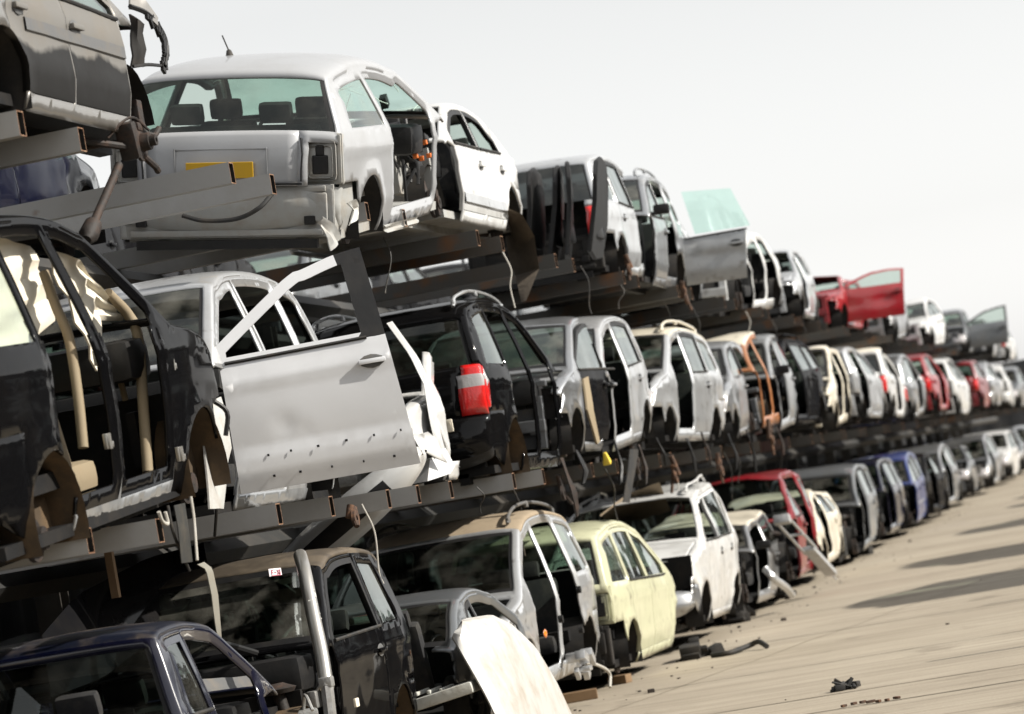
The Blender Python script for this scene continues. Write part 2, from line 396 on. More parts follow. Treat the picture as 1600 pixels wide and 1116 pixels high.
def make_car(root, arch, paintm, miss=(), open_=None, res=.07, detail=2, glass='glass', rglass=None, wglass=None, seed=0,
             dent=.008, inner='inner', threedoor=False, frameblack=True, wheels=(), cutb=None, cutf=None, linerm='linerdark',
             pwr=.17, pwa=.075, doorcol=None, fbcol=None, rbcol=None, roofcol=None, rails=None, warp=None, bpost=False, wfr=0, crush=0, crease=None, dents=(), hoodcol=None, gatecol=None, seatm='seat',
             trimbelt=True, sillcol=None, handles=True, mirrors=(), tl=None, engine=True, notailin=False, side_trim=None,
             scale=None, fendercol=None, ug=.915, noint=False, plate=None, hl=True, tlu=.80, noframe=False, fl=.05, tailamp=True, sBo=None, bw=.055):
    A = ARCH[arch]; miss = set(miss); open_ = open_ or {}
    L, W = A['L'], A['W']; ra, fa, ar = A['ra'], A['fa'], A['ar']
    xA, xB, xC = A['ext']; zb0, zb1 = A['zb']; az = A.get('az', .31); zbot = A.get('zbot', .20)
    if threedoor: xB = xB - .22
    rng = random.Random(seed * 7 + 3)
    step = max(.06, res)
    # ---- profile
    P = []; SEG = []; FR = []
    for s in ORDER:
        q = catmull(A['seg'][s], step)
        if P: q = q[1:]
        for k, p in enumerate(q):
            P.append(p); SEG.append(s)
        if not FR: FR += [0.0]
        base = len(P) - len(q)
        FR = FR[:base] + [(k + 1) / len(q) for k in range(len(q))] if base else [k / (len(q) - 1) for k in range(len(q))]
    n = len(P)
    ED = dict(EDGE, **A.get('edge', {})); e = blur([ED[s] for s in SEG], 2); kk = blur([KK[s] for s in SEG], 2)
    Nn = []
    for i in range(n):
        t = P[min(i + 1, n - 1)] - P[max(i - 1, 0)]; t.normalize(); Nn.append(Vector((t.y, -t.x)))
    Nn = [v.normalized() for v in blur(Nn, 2)]
    pw = blur([pwr if s == 'rglass' else (pwa if s == 'wsh' else .075) for s in SEG], 2)
    q = [P[i] + Nn[i] * e[i] for i in range(n)]
    def zb(x): return zb0 + (zb1 - zb0) * max(0, min(1, (x - .6) / 2.4))
    W2 = W / 2; roofz = max(p.y for p in P)
    tum = A.get('tum', .30 if roofz < 1.55 else .235)
    def hw(x, z, s=1):
        b = zb(x)
        zz = min(z, b)
        y = W2 * (1 - .050 * ((zz - (b - .20)) / .5) ** 2)
        if z < .36: y -= .55 * (.36 - z) ** 1.6
        if z > b: y -= tum * (z - b) + .06 * (z - b) ** 2
        tf = max(0, (x - (L - 1.1)) / 1.1); tr = max(0, (1.0 - x) / 1.0)
        y *= (1 - .12 * min(tf, 1.05) ** 2.2) * (1 - .085 * min(tr, 1.05) ** 2)
        y += .014 * exp(-((z - (b - .13)) / .045) ** 2)
        y += .010 * exp(-((z - .47) / .05) ** 2)
        for ax in (ra, fa):
            d = sqrt((x - ax) ** 2 + (z - az) ** 2) - ar
            if d > -.1: y += .022 * exp(-(d / .075) ** 2)
        if crease: y += .016 / (1 + exp(max(-40, min(40, (z - crease) / .007))))
        for (dx_, dz_, dr_, dd_) in dents: y -= dd_ * exp(-(((x - dx_) ** 2 + (z - dz_) ** 2) / dr_ ** 2))
        if dent:
            y += dent * min(1, max(.12, (z - .45) * 5)) * (noise.noise(Vector((x * 1.6 + seed * 3.1, z * 1.6, s * 4.0 + seed))) * 1.2 + .5 * noise.noise(Vector((x * 4 + seed, z * 4, s * 9.0))) - .4)
        return y
    # ---- polygons for the side
    out = [(v.x, v.y) for v in q] + [(fa + ar * .6, zbot), (ra - ar * .6, zbot)]
    i0 = [i for i in range(n) if SEG[i] in ('rglass', 'roof', 'wsh')]
    def green(extra, zlo):
        g = [P[i] + Nn[i] * (e[i] + pw[i] + extra) for i in i0]
        g = [(v.x, v.y) for v in g if v.y > zb(v.x) + zlo + .01]
        if len(g) < 3: g = [(1, 1), (1.1, 1.1), (1.2, 1)]
        return [(g[0][0] - .02, zb(g[0][0]) + zlo)] + g + [(g[-1][0] + .02, zb(g[-1][0]) + zlo)]
    DLO = green(0, .03); BIG = green(-.05, 0)
    zs = zbot + .10
    Gd = [(BIG[0][0], zs)] + BIG + [(BIG[-1][0], zs)]
    sB, sC = (-.10 if sBo is None else sBo), (.16 if arch in ('hatch', 'sedan', 'coupe') else .06)
    def before(Pg, x0, s):  # keep x <= x0 + s*(z-1)
        return clip(Pg, -1, s, -(x0 - s))
    def after(Pg, x0, s):
        return clip(Pg, 1, -s, (x0 - s))
    doors = {}; wins = {}
    fd = after(before(Gd, xA, 0), xB, sB); doors['f'] = fd
    wins['f'] = after(before(DLO, xA - .03, 0), xB + bw, sB)
    if not threedoor:
        rd = after(before(Gd, xB - .012, sB), xC, sC); doors['r'] = rd
        wins['r'] = after(before(DLO, xB - .075, sB), xC + .06, sC)
        wq = before(DLO, xC - .05, sC)
    else:
        wq = after(before(DLO, xB - .09, sB), xC - .42, .25)
    if wq and len(wq) > 3 and max(p[0] for p in wq) - min(p[0] for p in wq) > .14 and max(p[1] for p in wq) - zb0 > .10: wins['q'] = wq
    archp = {}
    for kx, ax in (('r', ra), ('f', fa)):
        archp[kx] = [(ax + ar * cos(a), az + ar * sin(a)) for a in [pi * t / 22 for t in range(-1, 24)]] + [(ax - ar, -.5), (ax + ar, -.5)]
    zrb = A['seg']['rbump'][-1][1]; zfb = A['seg']['grille'][-1][1] + .02
    regs = {'rbump': [(-.3, -.2), (ra - ar * .9, -.2), (ra - ar * .9, zrb), (-.3, zrb)],
            'fbump': [(fa + ar * .9, -.2), (L + .3, -.2), (L + .3, zfb), (fa + ar * .9, zfb)]}
    tlz0, tlz1, tlx = tl if tl else (zrb + .02, zb0 - .02, .20)
    if tl: regs['tail'] = [(-.3, tlz0), (tlx, tlz0 + .02), (tlx + .02, tlz0 + (tlz1 - tlz0) * .35), (tlx - .02, tlz0 + (tlz1 - tlz0) * .65), (tlx - .09, tlz0 + (tlz1 - tlz0) * .88), (tlx - .15, tlz1), (-.3, tlz1)]
    else: regs['tail'] = [(-.3, tlz0), (tlx, tlz0 + .02), (tlx - .02, (tlz0 + tlz1) / 2), (tlx - .07, tlz1 - .02), (-.3, tlz1)]
    gz0, gz1 = A['seg']['grille'][-1][1], A['seg']['grille'][0][1]
    regs['head'] = [(L - .42, gz1 - .02), (L - .30, gz0 + .06), (L + .3, gz0 + .02), (L + .3, gz1 + .02)]
    regs['fender'] = [(xA + .004, -.3), (L + .4, -.3), (L + .4, zb1 + .0), (xA + .25, zb1 + .015), (xA + .004, zb1 - .01)]
    if wfr: wins['f'] = inset(wins['f'], wfr)
    gap = .007 if detail >= 2 else .011
    for d in doors: doors[d] = dedupe(doors[d])
    wins = {k: dedupe(v) for k, v in wins.items() if len(v) > 2}
    doorin = {d: inset(doors[d], gap) for d in doors}
    doorfl = {d: inset(doors[d], fl) for d in doors}
    # ---- triangulate
    vs = []; es = []
    def addpoly(Pg, close=True):
        k0 = len(vs); m = len(Pg)
        for i in range(m):
            a, b = Vector(Pg[i]), Vector(Pg[(i + 1) % m]); vs.append(a.copy())
            if i == m - 1 and not close: break
            k = int((b - a).length / (res * 1.3))
            for t in range(1, k + 1): vs.append(a.lerp(b, t / (k + 1)))
        k1 = len(vs)
        for i in range(k0, k1 - 1): es.append((i, i + 1))
        if close: es.append((k1 - 1, k0))
    addpoly(out)
    for Pg in list(archp.values()) + list(doors.values()) + list(doorin.values()) + list(doorfl.values()) + list(wins.values()) + list(regs.values()): addpoly(Pg)
    cell = {}
    for v in vs: cell.setdefault((int(v.x / res), int(v.y / res)), []).append(v)
    zt = roofz + .02; nx = int(L / res); nz = int(zt / res)
    for i in range(1, nx):
        for j in range(2, nz):
            x = i * res + rng.uniform(-.12, .12) * res + (res * .5 if j % 2 else 0); z = j * res + rng.uniform(-.12, .12) * res
            ci, cj = int(x / res), int(z / res); ok = True
            for a in (-1, 0, 1):
                for b in (-1, 0, 1):
                    for v in cell.get((ci + a, cj + b), ()):
                        if (v.x - x) ** 2 + (v.y - z) ** 2 < (res * .55) ** 2: ok = False; break
                    if not ok: break
                if not ok: break
            if ok and inpoly(x, z, out): vs.append(Vector((x, z)))
    cv, ce, cf, _, _, _ = delaunay_2d_cdt(vs, es, [], 0, 1e-4)
    def bbox(Pg): xs = [p[0] for p in Pg]; zs_ = [p[1] for p in Pg]; return min(xs), min(zs_), max(xs), max(zs_)
    BB = {}
    def inside(key, Pg, x, z):
        if key not in BB: BB[key] = bbox(Pg)
        b = BB[key]
        return b[0] <= x <= b[2] and b[1] <= z <= b[3] and inpoly(x, z, Pg)
    tris = {}
    for f in cf:
        a, b, c = (cv[f[0]], cv[f[1]], cv[f[2]])
        ar2 = (b.x - a.x) * (c.y - a.y) - (c.x - a.x) * (b.y - a.y)
        if abs(ar2) < 1e-8: continue
        f = tuple(f) if ar2 > 0 else (f[0], f[2], f[1])
        x, z = (a.x + b.x + c.x) / 3, (a.y + b.y + c.y) / 3
        if not inside('o', out, x, z): continue
        if inside('ar', archp['r'], x, z) or inside('af', archp['f'], x, z): continue
        if cutb is not None and x < cutb: continue
        if cutf is not None and x > cutf: continue
        r = None
        for d in doors:
            if inside('d' + d, doors[d], x, z):
                if d in wins and inside('w' + d, wins[d], x, z): r = 'w' + d
                elif not inside('l' + d, doorfl[d], x, z): r = ('e' if inside('i' + d, doorin[d], x, z) else 'g') + d
                elif inside('i' + d, doorin[d], x, z): r = 'd' + d
                else: r = 'gap'
                break
        if r is None:
            if 'q' in wins and inside('wq', wins['q'], x, z): r = 'wq'
            elif inside('t', regs['tail'], x, z) and x < .6: r = 'tail' if tailamp else 'body'
            elif hl and inside('h', regs['head'], x, z): r = 'head'
            elif inside('rb', regs['rbump'], x, z): r = 'rbump'
            elif inside('fb', regs['fbump'], x, z): r = 'fbump'
            elif inside('fe', regs['fender'], x, z): r = 'fender'
            elif z < zbot + .20 and ra < x < fa: r = 'sill'
            else: r = 'body'
        tris.setdefault(r, []).append(f)
    # ---- gather faces by part
    parts = {}   # key -> (list of coords, faces, mats list, name)
    def P_(key, name, mats, inset_=0):
        if key not in parts: parts[key] = dict(v=[], f=[], m=[], name=name, mats=mats, map={})
        return parts[key]
    def addv(p, k, co):
        i = p['map'].get(k)
        if i is None:
            i = len(p['v']); p['v'].append(co); p['map'][k] = i
        return i
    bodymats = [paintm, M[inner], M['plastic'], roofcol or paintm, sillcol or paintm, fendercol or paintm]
    gl = {'wf': M[glass], 'wr': M[glass], 'wq': M[glass]}
    for s, sn in ((1, 'L'), (-1, 'R')):
        hy = {}
        for r, T in tris.items():
            off = 0.0; mi = 0; both = False
            if r == 'gap': continue
            if r[0] in 'eg':
                nm = {'f': 'fdoor', 'r': 'rdoor'}[r[1:]] + sn if r in ('ef', 'er', 'gf', 'gr') else None
                if nm:
                    if nm in miss: r = 'frame'; off = .012
                    elif open_.get(nm, 0) > 30: both = True; r = 'd' + r[1]
                    elif r[0] == 'g': continue
                    else: r = 'd' + r[1]
            if r in ('body', 'sill', 'fender', 'frame'):
                if r == 'fender' and ('fender' + sn in miss): continue
                if r == 'sill': mi = 4
                if r == 'fender': mi = 5
                p = P_('body', 'body', bodymats)
            elif r[0] == 'd':
                nm = {'f': 'fdoor', 'r': 'rdoor'}[r[1]] + sn
                if nm in miss: continue
                if both:
                    p = P_('body', 'body', bodymats)
                    for f in T:
                        idx = [addv(p, ('b', s, k), Vector((cv[k].x, s * (hw(cv[k].x, cv[k].y, s) - .014), cv[k].y))) for k in f]
                        p['f'].append(idx[::-1] if s > 0 else idx); p['m'].append(0)
                dm = doorcol.get(nm, paintm) if isinstance(doorcol, dict) else paintm
                p = P_(nm, 'door', [dm, M['plastic'], M['plastic']])
            elif r[0] == 'w':
                nm = {'f': 'fdoor', 'r': 'rdoor', 'q': 'quarter'}[r[1]] + sn
                if nm in miss or ('win_' + nm) in miss: continue
                p = P_('win_' + nm, 'side_window', [gl[r]]); off = .014
            elif r == 'tail':
                if 'tail' in miss or 'tail' + sn in miss: continue
                p = P_('tail' + sn, 'tail_light', [M['redlamp'], M['plastic'], M['clearlamp']])
                off = -.008
            elif r == 'head':
                if 'head' in miss or 'head' + sn in miss or 'fender' + sn in miss: continue
                p = P_('head' + sn, 'headlight', [M['clearlamp'], M['plastic']])
            elif r == 'rbump':
                if 'rbump' in miss:
                    if not (detail >= 3 and cutb is None): continue
                    p = P_('inner_quarter', 'inner_quarter', [M[inner] if inner != 'inner' else M['linerdark']]); off = .05
                else: p = P_('rbump', 'rear_bumper', [rbcol or paintm, M['plastic']])
            elif r == 'fbump':
                if 'fbump' in miss or 'fender' + sn in miss: continue
                p = P_('fbump', 'front_bumper', [fbcol or paintm, M['plastic']])
            for f in T:
                idx = []
                m2 = mi
                if r == 'rbump' and 'rbump' in miss and min(cv[k].x for k in f) < .24: continue
                zc = (cv[f[0]].y + cv[f[1]].y + cv[f[2]].y) / 3; xc = (cv[f[0]].x + cv[f[1]].x + cv[f[2]].x) / 3
                for k in f:
                    if k not in hy: hy[k] = hw(cv[k].x, cv[k].y, s)
                    y = hy[k] - off
                    # corners of bumper and lamps follow the same skin
                    idx.append(addv(p, (s, k), Vector((cv[k].x, s * y, cv[k].y))))
                if r == 'tail' and tl and tlz0 + (tlz1 - tlz0) * .42 < zc < tlz0 + (tlz1 - tlz0) * .60: m2 = 2
                if r[0] == 'd' and noframe and zc > zb(xc) + .02: continue
                if r[0] == 'd' and bpost and zc > zb(xc) + .02 and xc < xB + sB * (zc - 1) + bw + .012 + wfr * 1.6: m2 = 1
                if r[0] == 'd' and frameblack and zc > zb(xc) + .012: m2 = 1
                if s > 0: idx = idx[::-1]
                p['f'].append(idx); p['m'].append(m2)
    # wrap over the top, nose and tail
    UC = UCOLS if detail >= 2 else UCOLS_LO
    us = [-u for u in UC[::-1]] + UC[1:]
    rows = []
    Yl = [hw(q[i].x, q[i].y, 1) for i in range(n)]; Yr = [hw(q[i].x, q[i].y, -1) for i in range(n)]
    for i in range(n):
        row = []
        crown = .22 if SEG[i] in ('roof', 'hood', 'wsh', 'rglass') else .30
        for u in us:
            a = abs(u); d = 1 - max(0, 1 - a ** kk[i]) ** (1 / kk[i]); d = (1 - crown) * d + crown * a * a
            pt = P[i] + Nn[i] * (e[i] * d)
            if dent and SEG[i] in ('roof', 'hood'):
                pt = pt + Nn[i] * (dent * .8 * (noise.noise(Vector((pt.x * 1.8, u * 2, seed + 5.0))) + .3))
            row.append(Vector((pt.x, u * (Yl[i] if u >= 0 else Yr[i]), pt.y)))
        rows.append(row)
    nc = len(us)
    for i in range(n - 1):
        sg = SEG[i + 1]; f = FR[i + 1]; xm = (P[i].x + P[i + 1].x) / 2; zm = (P[i].y + P[i + 1].y) / 2
        if cutb is not None and xm < cutb: continue
        if cutf is not None and xm > cutf: continue
        for j in range(nc - 1):
            u = (us[j] + us[j + 1]) / 2; a = abs(u); sn = 'L' if u > 0 else 'R'; mi = 0; off = 0
            p = None
            if sg == 'roof':
                if 'roof' in miss: continue
                p = P_('body', 'body', bodymats); mi = 3
            elif sg in ('wsh', 'rglass'):
                lo, hi = (.06, .93) if sg == 'wsh' else (.05, .95)
                if a < ug and lo < f <= hi + .02:
                    if sg in miss: continue
                    p = P_(sg, SYNON[sg], [M[wglass or 'glassfront'] if sg == 'wsh' else M[rglass or glass], M['plastic']]); off = .006
                    if a > ug - .035 or f > hi - .04 or f < lo + .05: mi = 1
                else:
                    if sg == 'rglass' and a < ug and f <= lo + .02 and 'gate' in miss: continue
                    p = P_('body', 'body', bodymats); mi = 0
            elif sg == 'hood':
                if a < .90:
                    if 'hood' in miss: continue
                    p = P_('hood', 'hood', [hoodcol or paintm, M[inner]])
                else:
                    if 'fender' + sn in miss: continue
                    p = P_('body', 'body', bodymats); mi = 5
            elif sg == 'gate':
                if a > tlu + (.17 * max(0, (zm - tlz0) / (tlz1 - tlz0) - .45) ** 1.5 if tl else 0) and tailamp and tlz0 < zm < tlz1 and xm < .35:
                    if 'tail' in miss or 'tail' + sn in miss: continue
                    p = P_('tail' + sn, 'tail_light', [M['redlamp'], M['plastic'], M['clearlamp']]); off = -.008
                    if tl and tlz0 + (tlz1 - tlz0) * .42 < zm < tlz0 + (tlz1 - tlz0) * .60: mi = 2
                elif a < (tlu if not tl else .80):
                    if 'gate' in miss: continue
                    p = P_('gate', 'trunk_lid' if arch in ('sedan', 'coupe') else 'tailgate', [gatecol or paintm, M[inner]])
                else: p = P_('body', 'body', bodymats)
            elif sg == 'rbump':
                if 'rbump' in miss:
                    if not (detail >= 3 and cutb is None): continue
                    p = P_('inner_quarter', 'inner_quarter', [M[inner] if inner != 'inner' else M['linerdark']]); off = .05
                else: p = P_('rbump', 'rear_bumper', [rbcol or paintm, M['plastic']])
                if zm < .36: mi = 1
            elif sg == 'grille':
                if a < .48:
                    if 'fbump' in miss and 'hood' in miss: continue
                    p = P_('grille', 'grille', [M['plastic']]) if f > .2 else P_('body', 'body', bodymats); off = .015 if f > .2 else 0
                    if 'fbump' in miss: continue
                else:
                    if 'head' in miss or 'head' + sn in miss or 'fender' + sn in miss: continue
                    p = P_('head' + sn, 'headlight', [M['clearlamp'], M['plastic']])
            elif sg == 'fbump':
                if 'fbump' in miss: continue
                p = P_('fbump', 'front_bumper', [fbcol or paintm, M['plastic']])
                if a < .6 and .35 < f < .75: mi = 1
            idx = []
            for (ii, jj) in ((i, j), (i + 1, j), (i + 1, j + 1), (i, j + 1)):
                co = rows[ii][jj]
                if off:
                    co = co + Vector((Nn[ii].x, 0, Nn[ii].y)) * off
                idx.append(addv(p, ('w', ii, jj), co))
            p['f'].append(idx); p['m'].append(mi)
    # ---- emit the parts
    X0 = L / 2
    if crush and not warp:
        def warp(v):
            bz = zb(v.x) - .1
            if v.z <= bz: return Vector((v.x, v.y + .03 * crush * noise.noise(v * 1.7 + Vector((seed, 0, 0))), v.z))
            h = (v.z - bz); k = crush * (.5 + .7 * noise.noise(Vector((v.x * .9, v.y * .9, seed * 2.0))) + .25 * sin(v.x * 2 + seed))
            return Vector((v.x - .12 * crush * h, v.y * (1 - .05 * crush * h) + .10 * crush * h * sin(v.x * 3 + seed), bz + h * max(.35, 1 - .45 * k)))
    def W_(v):
        if warp: v = warp(v)
        return Vector((v.x - X0, v.y, v.z))
    objs = {}
    solid = dict(body=.020, door=.035, hood=.02, tailgate=.03, trunk_lid=.03, front_bumper=.012, rear_bumper=.012, tail_light=.03, headlight=.02)
    for key, p in parts.items():
        bm = bmesh.new()
        bv = [bm.verts.new(W_(v)) for v in p['v']]
        for f, mi in zip(p['f'], p['m']):
            if len(set(f)) < 3: continue
            try: fc = bm.faces.new([bv[k] for k in f]); fc.material_index = mi; fc.smooth = True
            except ValueError: pass
        bmesh.ops.remove_doubles(bm, verts=bm.verts[:], dist=.0012)
        if p['name'] == 'door' and detail >= 1:      # give the panel its depth straight inwards
            sg = -1 if key.endswith('L') else 1; th_ = .045
            bnd = [e for e in bm.edges if len(e.link_faces) == 1]; fs0 = bm.faces[:]
            mp = {v: bm.verts.new(v.co + Vector((0, sg * th_, 0))) for v in bm.verts[:]}
            for f in fs0:
                nf = bm.faces.new([mp[v] for v in f.verts][::-1]); nf.material_index = 1; nf.smooth = True
            for e in bnd:
                f = e.link_faces[0]; vs_ = [l.vert for l in f.loops]; i_ = vs_.index(e.verts[0])
                a_, b_ = (e.verts[0], e.verts[1]) if vs_[(i_ + 1) % len(vs_)] is e.verts[1] else (e.verts[1], e.verts[0])
                a2, b2 = bm.verts.new(a_.co), bm.verts.new(b_.co)
                nf = bm.faces.new((b2, a2, mp[a_], mp[b_])); nf.material_index = f.material_index
        me = bpy.data.meshes.new(p['name']); bm.to_mesh(me); bm.free()
        o = link(p['name'], me, p['mats'], root)
        th = solid.get(p['name'])
        if th and detail >= 1 and p['name'] != 'door':
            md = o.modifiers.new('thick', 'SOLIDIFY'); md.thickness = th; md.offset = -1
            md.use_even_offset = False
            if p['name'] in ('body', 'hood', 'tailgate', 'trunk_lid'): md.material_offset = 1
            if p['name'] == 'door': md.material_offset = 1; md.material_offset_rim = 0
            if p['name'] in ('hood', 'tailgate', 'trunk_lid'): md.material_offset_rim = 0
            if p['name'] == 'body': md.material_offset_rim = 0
        objs[key] = o
    for k in list(objs):
        if k.startswith('win_') and k[4:] in objs: objs[k].parent = objs[k[4:]]
    # ---- cabin, arches, underside
    def mk(mb, name, mats, parent=None, smooth=False):
        xf = Matrix.Translation((-X0, 0, 0))
        if warp:
            for v in mb.bm.verts: v.co = warp(v.co)
        return mb.build(name, mats, parent or root, smooth, xf)
    x0c = max(.25, cutb or 0); x1c = min(L - .25, cutf or 99)
    b = MB()
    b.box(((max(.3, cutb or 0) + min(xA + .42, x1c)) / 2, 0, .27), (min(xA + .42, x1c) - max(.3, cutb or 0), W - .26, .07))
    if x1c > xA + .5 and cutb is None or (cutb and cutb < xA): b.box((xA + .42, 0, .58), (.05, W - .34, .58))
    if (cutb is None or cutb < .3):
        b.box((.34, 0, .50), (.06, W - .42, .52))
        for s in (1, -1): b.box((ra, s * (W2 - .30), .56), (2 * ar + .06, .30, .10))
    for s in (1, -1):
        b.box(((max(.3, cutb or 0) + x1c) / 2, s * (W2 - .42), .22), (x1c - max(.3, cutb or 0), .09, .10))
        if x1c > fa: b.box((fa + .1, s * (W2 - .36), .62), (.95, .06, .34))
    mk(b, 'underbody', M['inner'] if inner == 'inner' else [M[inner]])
    for kx, ax in (('r', ra), ('f', fa)):
        if cutb is not None and ax < cutb: continue
        if cutf is not None and ax > cutf: continue
        for s, sn in ((1, 'L'), (-1, 'R')):
            if kx == 'f' and ('fender' + sn) in miss:
                b = MB()     # strut tower and hanging brake left behind by the missing fender
                b.lathe([(.02, .0), (.13, .01), (.15, .04), (.10, .06), (.06, .08)], 'z', (fa, s * (W2 - .34), .86), 16)
                b.tube([(fa, s * (W2 - .32), .86), (fa + .02, s * (W2 - .24), .40)], .045, 10)
                b.lathe([(.02, 0), (.13, .0), (.13, .03), (.06, .03), (.06, .08), (.02, .08)], 'y', (fa + .02, s * (W2 - .20), .36), 22)
                b.box((fa + .02, s * (W2 - .16), .36), (.10, .06, .24), bev=.01)
                mk(b, 'suspension', M['darkrust'], smooth=True)
                b = MB()
                pts = []
                for t in range(0, 13):
                    a = pi * t / 12
                    pts.append([Vector((fa + (ar + .03) * cos(a), s * yy, az + .04 + (ar + .03) * sin(a))) for yy in (W2 - .34, W2 - .25, W2 - .16)])
                b.grid(pts); mk(b, 'wheel_liner', M[linerm], smooth=True)
                continue
            b = MB(); pts = []
            rr = ar + .012
            for t in range(0, 17):
                a = pi * (-.10 + 1.2 * t / 16)
                pts.append([Vector((ax + rr * cos(a), s * (hw(ax, az + ar) - dy), az + rr * sin(a))) for dy in (.035, .13, .25)])
            pts2 = [[p[2] for p in pts], [Vector((ax + .25 * (p[2].x - ax), p[2].y - s * .03, az + .25 * (p[2].z - az))) for p in pts]]
            b.grid(pts); b.grid(pts2)
            mk(b, 'wheel_liner', M[linerm], smooth=True)
            if (kx + sn) in wheels:
                wh = MB(); rt = ar - .045; yy = s * (W2 - .13); hwid = .10
                wh.lathe([(rt * .66, -hwid), (rt * .93, -hwid), (rt, -hwid * .6), (rt, hwid * .6), (rt * .93, hwid), (rt * .66, hwid), (rt * .64, hwid * .8), (rt * .64, -hwid * .8), (rt * .66, -hwid)], 'y', (ax, yy, az - .02), 30)
                ob = mk(wh, 'wheel', M['rubber'], smooth=True)
                rm = MB()
                rm.lathe([(rt * .655, -s * hwid * -.85), (rt * .6, s * hwid * .5), (rt * .3, s * hwid * .45), (.05, s * hwid * .6), (.0, s * hwid * .6)], 'y', (ax, yy, az - .02), 24)
                for k in range(5):
                    a = 2 * pi * k / 5
                    rm.box((ax + rt * .42 * cos(a), yy + s * hwid * .62, az - .02 + rt * .42 * sin(a)), (rt * .42, .03, .05), rot=Matrix.Rotation(-a, 3, 'Y'), bev=.008)
                r_ = mk(rm, 'rim', M['alloy'], parent=ob, smooth=True)
            elif detail >= 1 and rng.random() < .75:
                b = MB(); yy = s * (W2 - .30)
                b.lathe([(.02, 0), (.125, 0), (.125, s * .03), (.07, s * .03), (.065, s * .09), (.0, s * .09)], 'y', (ax + .02, yy + s * .05, az - .06), 22)
                b.tube([(ax, yy - s * .05, az + .36), (ax + .02, yy, az)], .035, 8)
                b.tube([(ax + .02, yy, az - .08), (ax + .25 * (1 if kx == 'r' else -1), yy - s * .25, az - .04)], .028, 8)
                mk(b, 'brake_hub', M['darkrust'], smooth=True)
    if not noint and detail >= 1 and (cutb is None or cutb < xC):
        # dashboard, seats, wheel
        b = MB()
        b.box((xA + .10, 0, zb1 - .15), (.42, W - .36, .26), bev=.07); b.box((xA - .10, 0, .58), (.40, .22, .30), bev=.04)
        mk(b, 'dashboard', M['plastic'], smooth=True)
        if 'nowheel' not in miss:
            b = MB(); cx, cy = xA - .22, .36
            rot = Matrix.Rotation(R(-65), 3, 'Y')
            pts = [Vector((cx, cy, zb1 - .06)) + rot @ Vector((.18 * cos(t * pi / 12), .18 * sin(t * pi / 12), 0)) for t in range(25)]
            b.tube(pts, .016, 8, caps=False); b.box((cx, cy, zb1 - .06), (.04, .1, .1), bev=.01); b.tube([(cx, cy, zb1 - .06), (xA + .05, cy, zb1 - .15)], .03, 8)
            mk(b, 'steering_wheel', M['plastic'], smooth=True)
        for (sx, sy, w_) in ((xB + .22, .36, .48), (xB + .22, -.36, .48)) + (((xC - .02 if not threedoor else xC + .1), 0, W - .56),):
            if 'seats' in miss: break
            b = MB()
            b.box((sx + .05, sy, .50), (.50, w_, .18), bev=.06)
            rot = Matrix.Rotation(R(-16), 3, 'Y')
            b.box((sx - .24, sy, .82), (.15, w_, .62), rot=rot, bev=.06)
            for hy_ in ((sy,) if w_ < .6 else (-.36, .36)):
                b.box((sx - .36, hy_, 1.22 if roofz > 1.55 else 1.14), (.10, .27, .17), rot=rot, bev=.045)
            mk(b, 'seat', M[seatm], smooth=True)
    # engine bay when the hood is gone
    if ('hood' in miss or 'fbump' in miss) and engine and cutf is None:
        b = MB()
        b.box(((xA + .45 + L - .35) / 2, 0, .50), (L - .35 - xA - .45, .66, .42), bev=.05)
        for k in range(9 if detail >= 2 else 5):
            b.box((rng.uniform(xA + .55, L - .45), rng.uniform(-.5, .5), rng.uniform(.62, .78)), (rng.uniform(.12, .34), rng.uniform(.1, .3), rng.uniform(.08, .22)), rot=Matrix.Rotation(rng.uniform(-.4, .4), 3, 'Z'), bev=.02)
        for k in range(6 if detail >= 2 else 3):
            p0 = Vector((rng.uniform(xA + .5, L - .4), rng.uniform(-.55, .55), rng.uniform(.6, .8)))
            p1 = Vector((rng.uniform(xA + .5, L - .3), rng.uniform(-.55, .55), rng.uniform(.55, .8))); m_ = (p0 + p1) / 2 + Vector((0, 0, .16))
            b.tube([p0, p0.lerp(m_, .6), m_, p1.lerp(m_, .6), p1], .022, 7)
        mk(b, 'engine', M['alloy'] if seed % 2 else M['darkrust'], smooth=True)
    if 'fbump' in miss and cutf is None:
        b = MB()
        b.box((L - .16, 0, .52), (.07, W - .42, .12), bev=.012); b.box((L - .22, 0, .84 * gz1 / .78), (.06, W - .34, .06), bev=.01)
        for s in (1, -1):
            b.box((L - .2, s * (W2 - .27), .55), (.07, .10, .52), bev=.012)
            b.box((L - .45, s * (W2 - .34), .50), (.55, .09, .13), bev=.012)
        mk(b, 'front_crossmember', M[inner] if inner != 'inner' else paintm)
        b = MB(); b.box((L - .26, 0, .50), (.05, W - .62, .40), bev=.006)
        for k in range(12): b.box((L - .232, 0, .33 + k * .03), (.01, W - .66, .008))
        mk(b, 'radiator', M['plasticgrey'])
    if ('head' in miss or 'fbump' in miss) and cutf is None:
        for s, sn in ((1, 'L'), (-1, 'R')):
            if 'fender' + sn in miss: continue
            b = MB(); b.box((L - .36, s * (W2 - .25), (gz0 + gz1) / 2), (.04, .34, gz1 - gz0 + .04)); mk(b, 'lamp_socket', M['inner'])
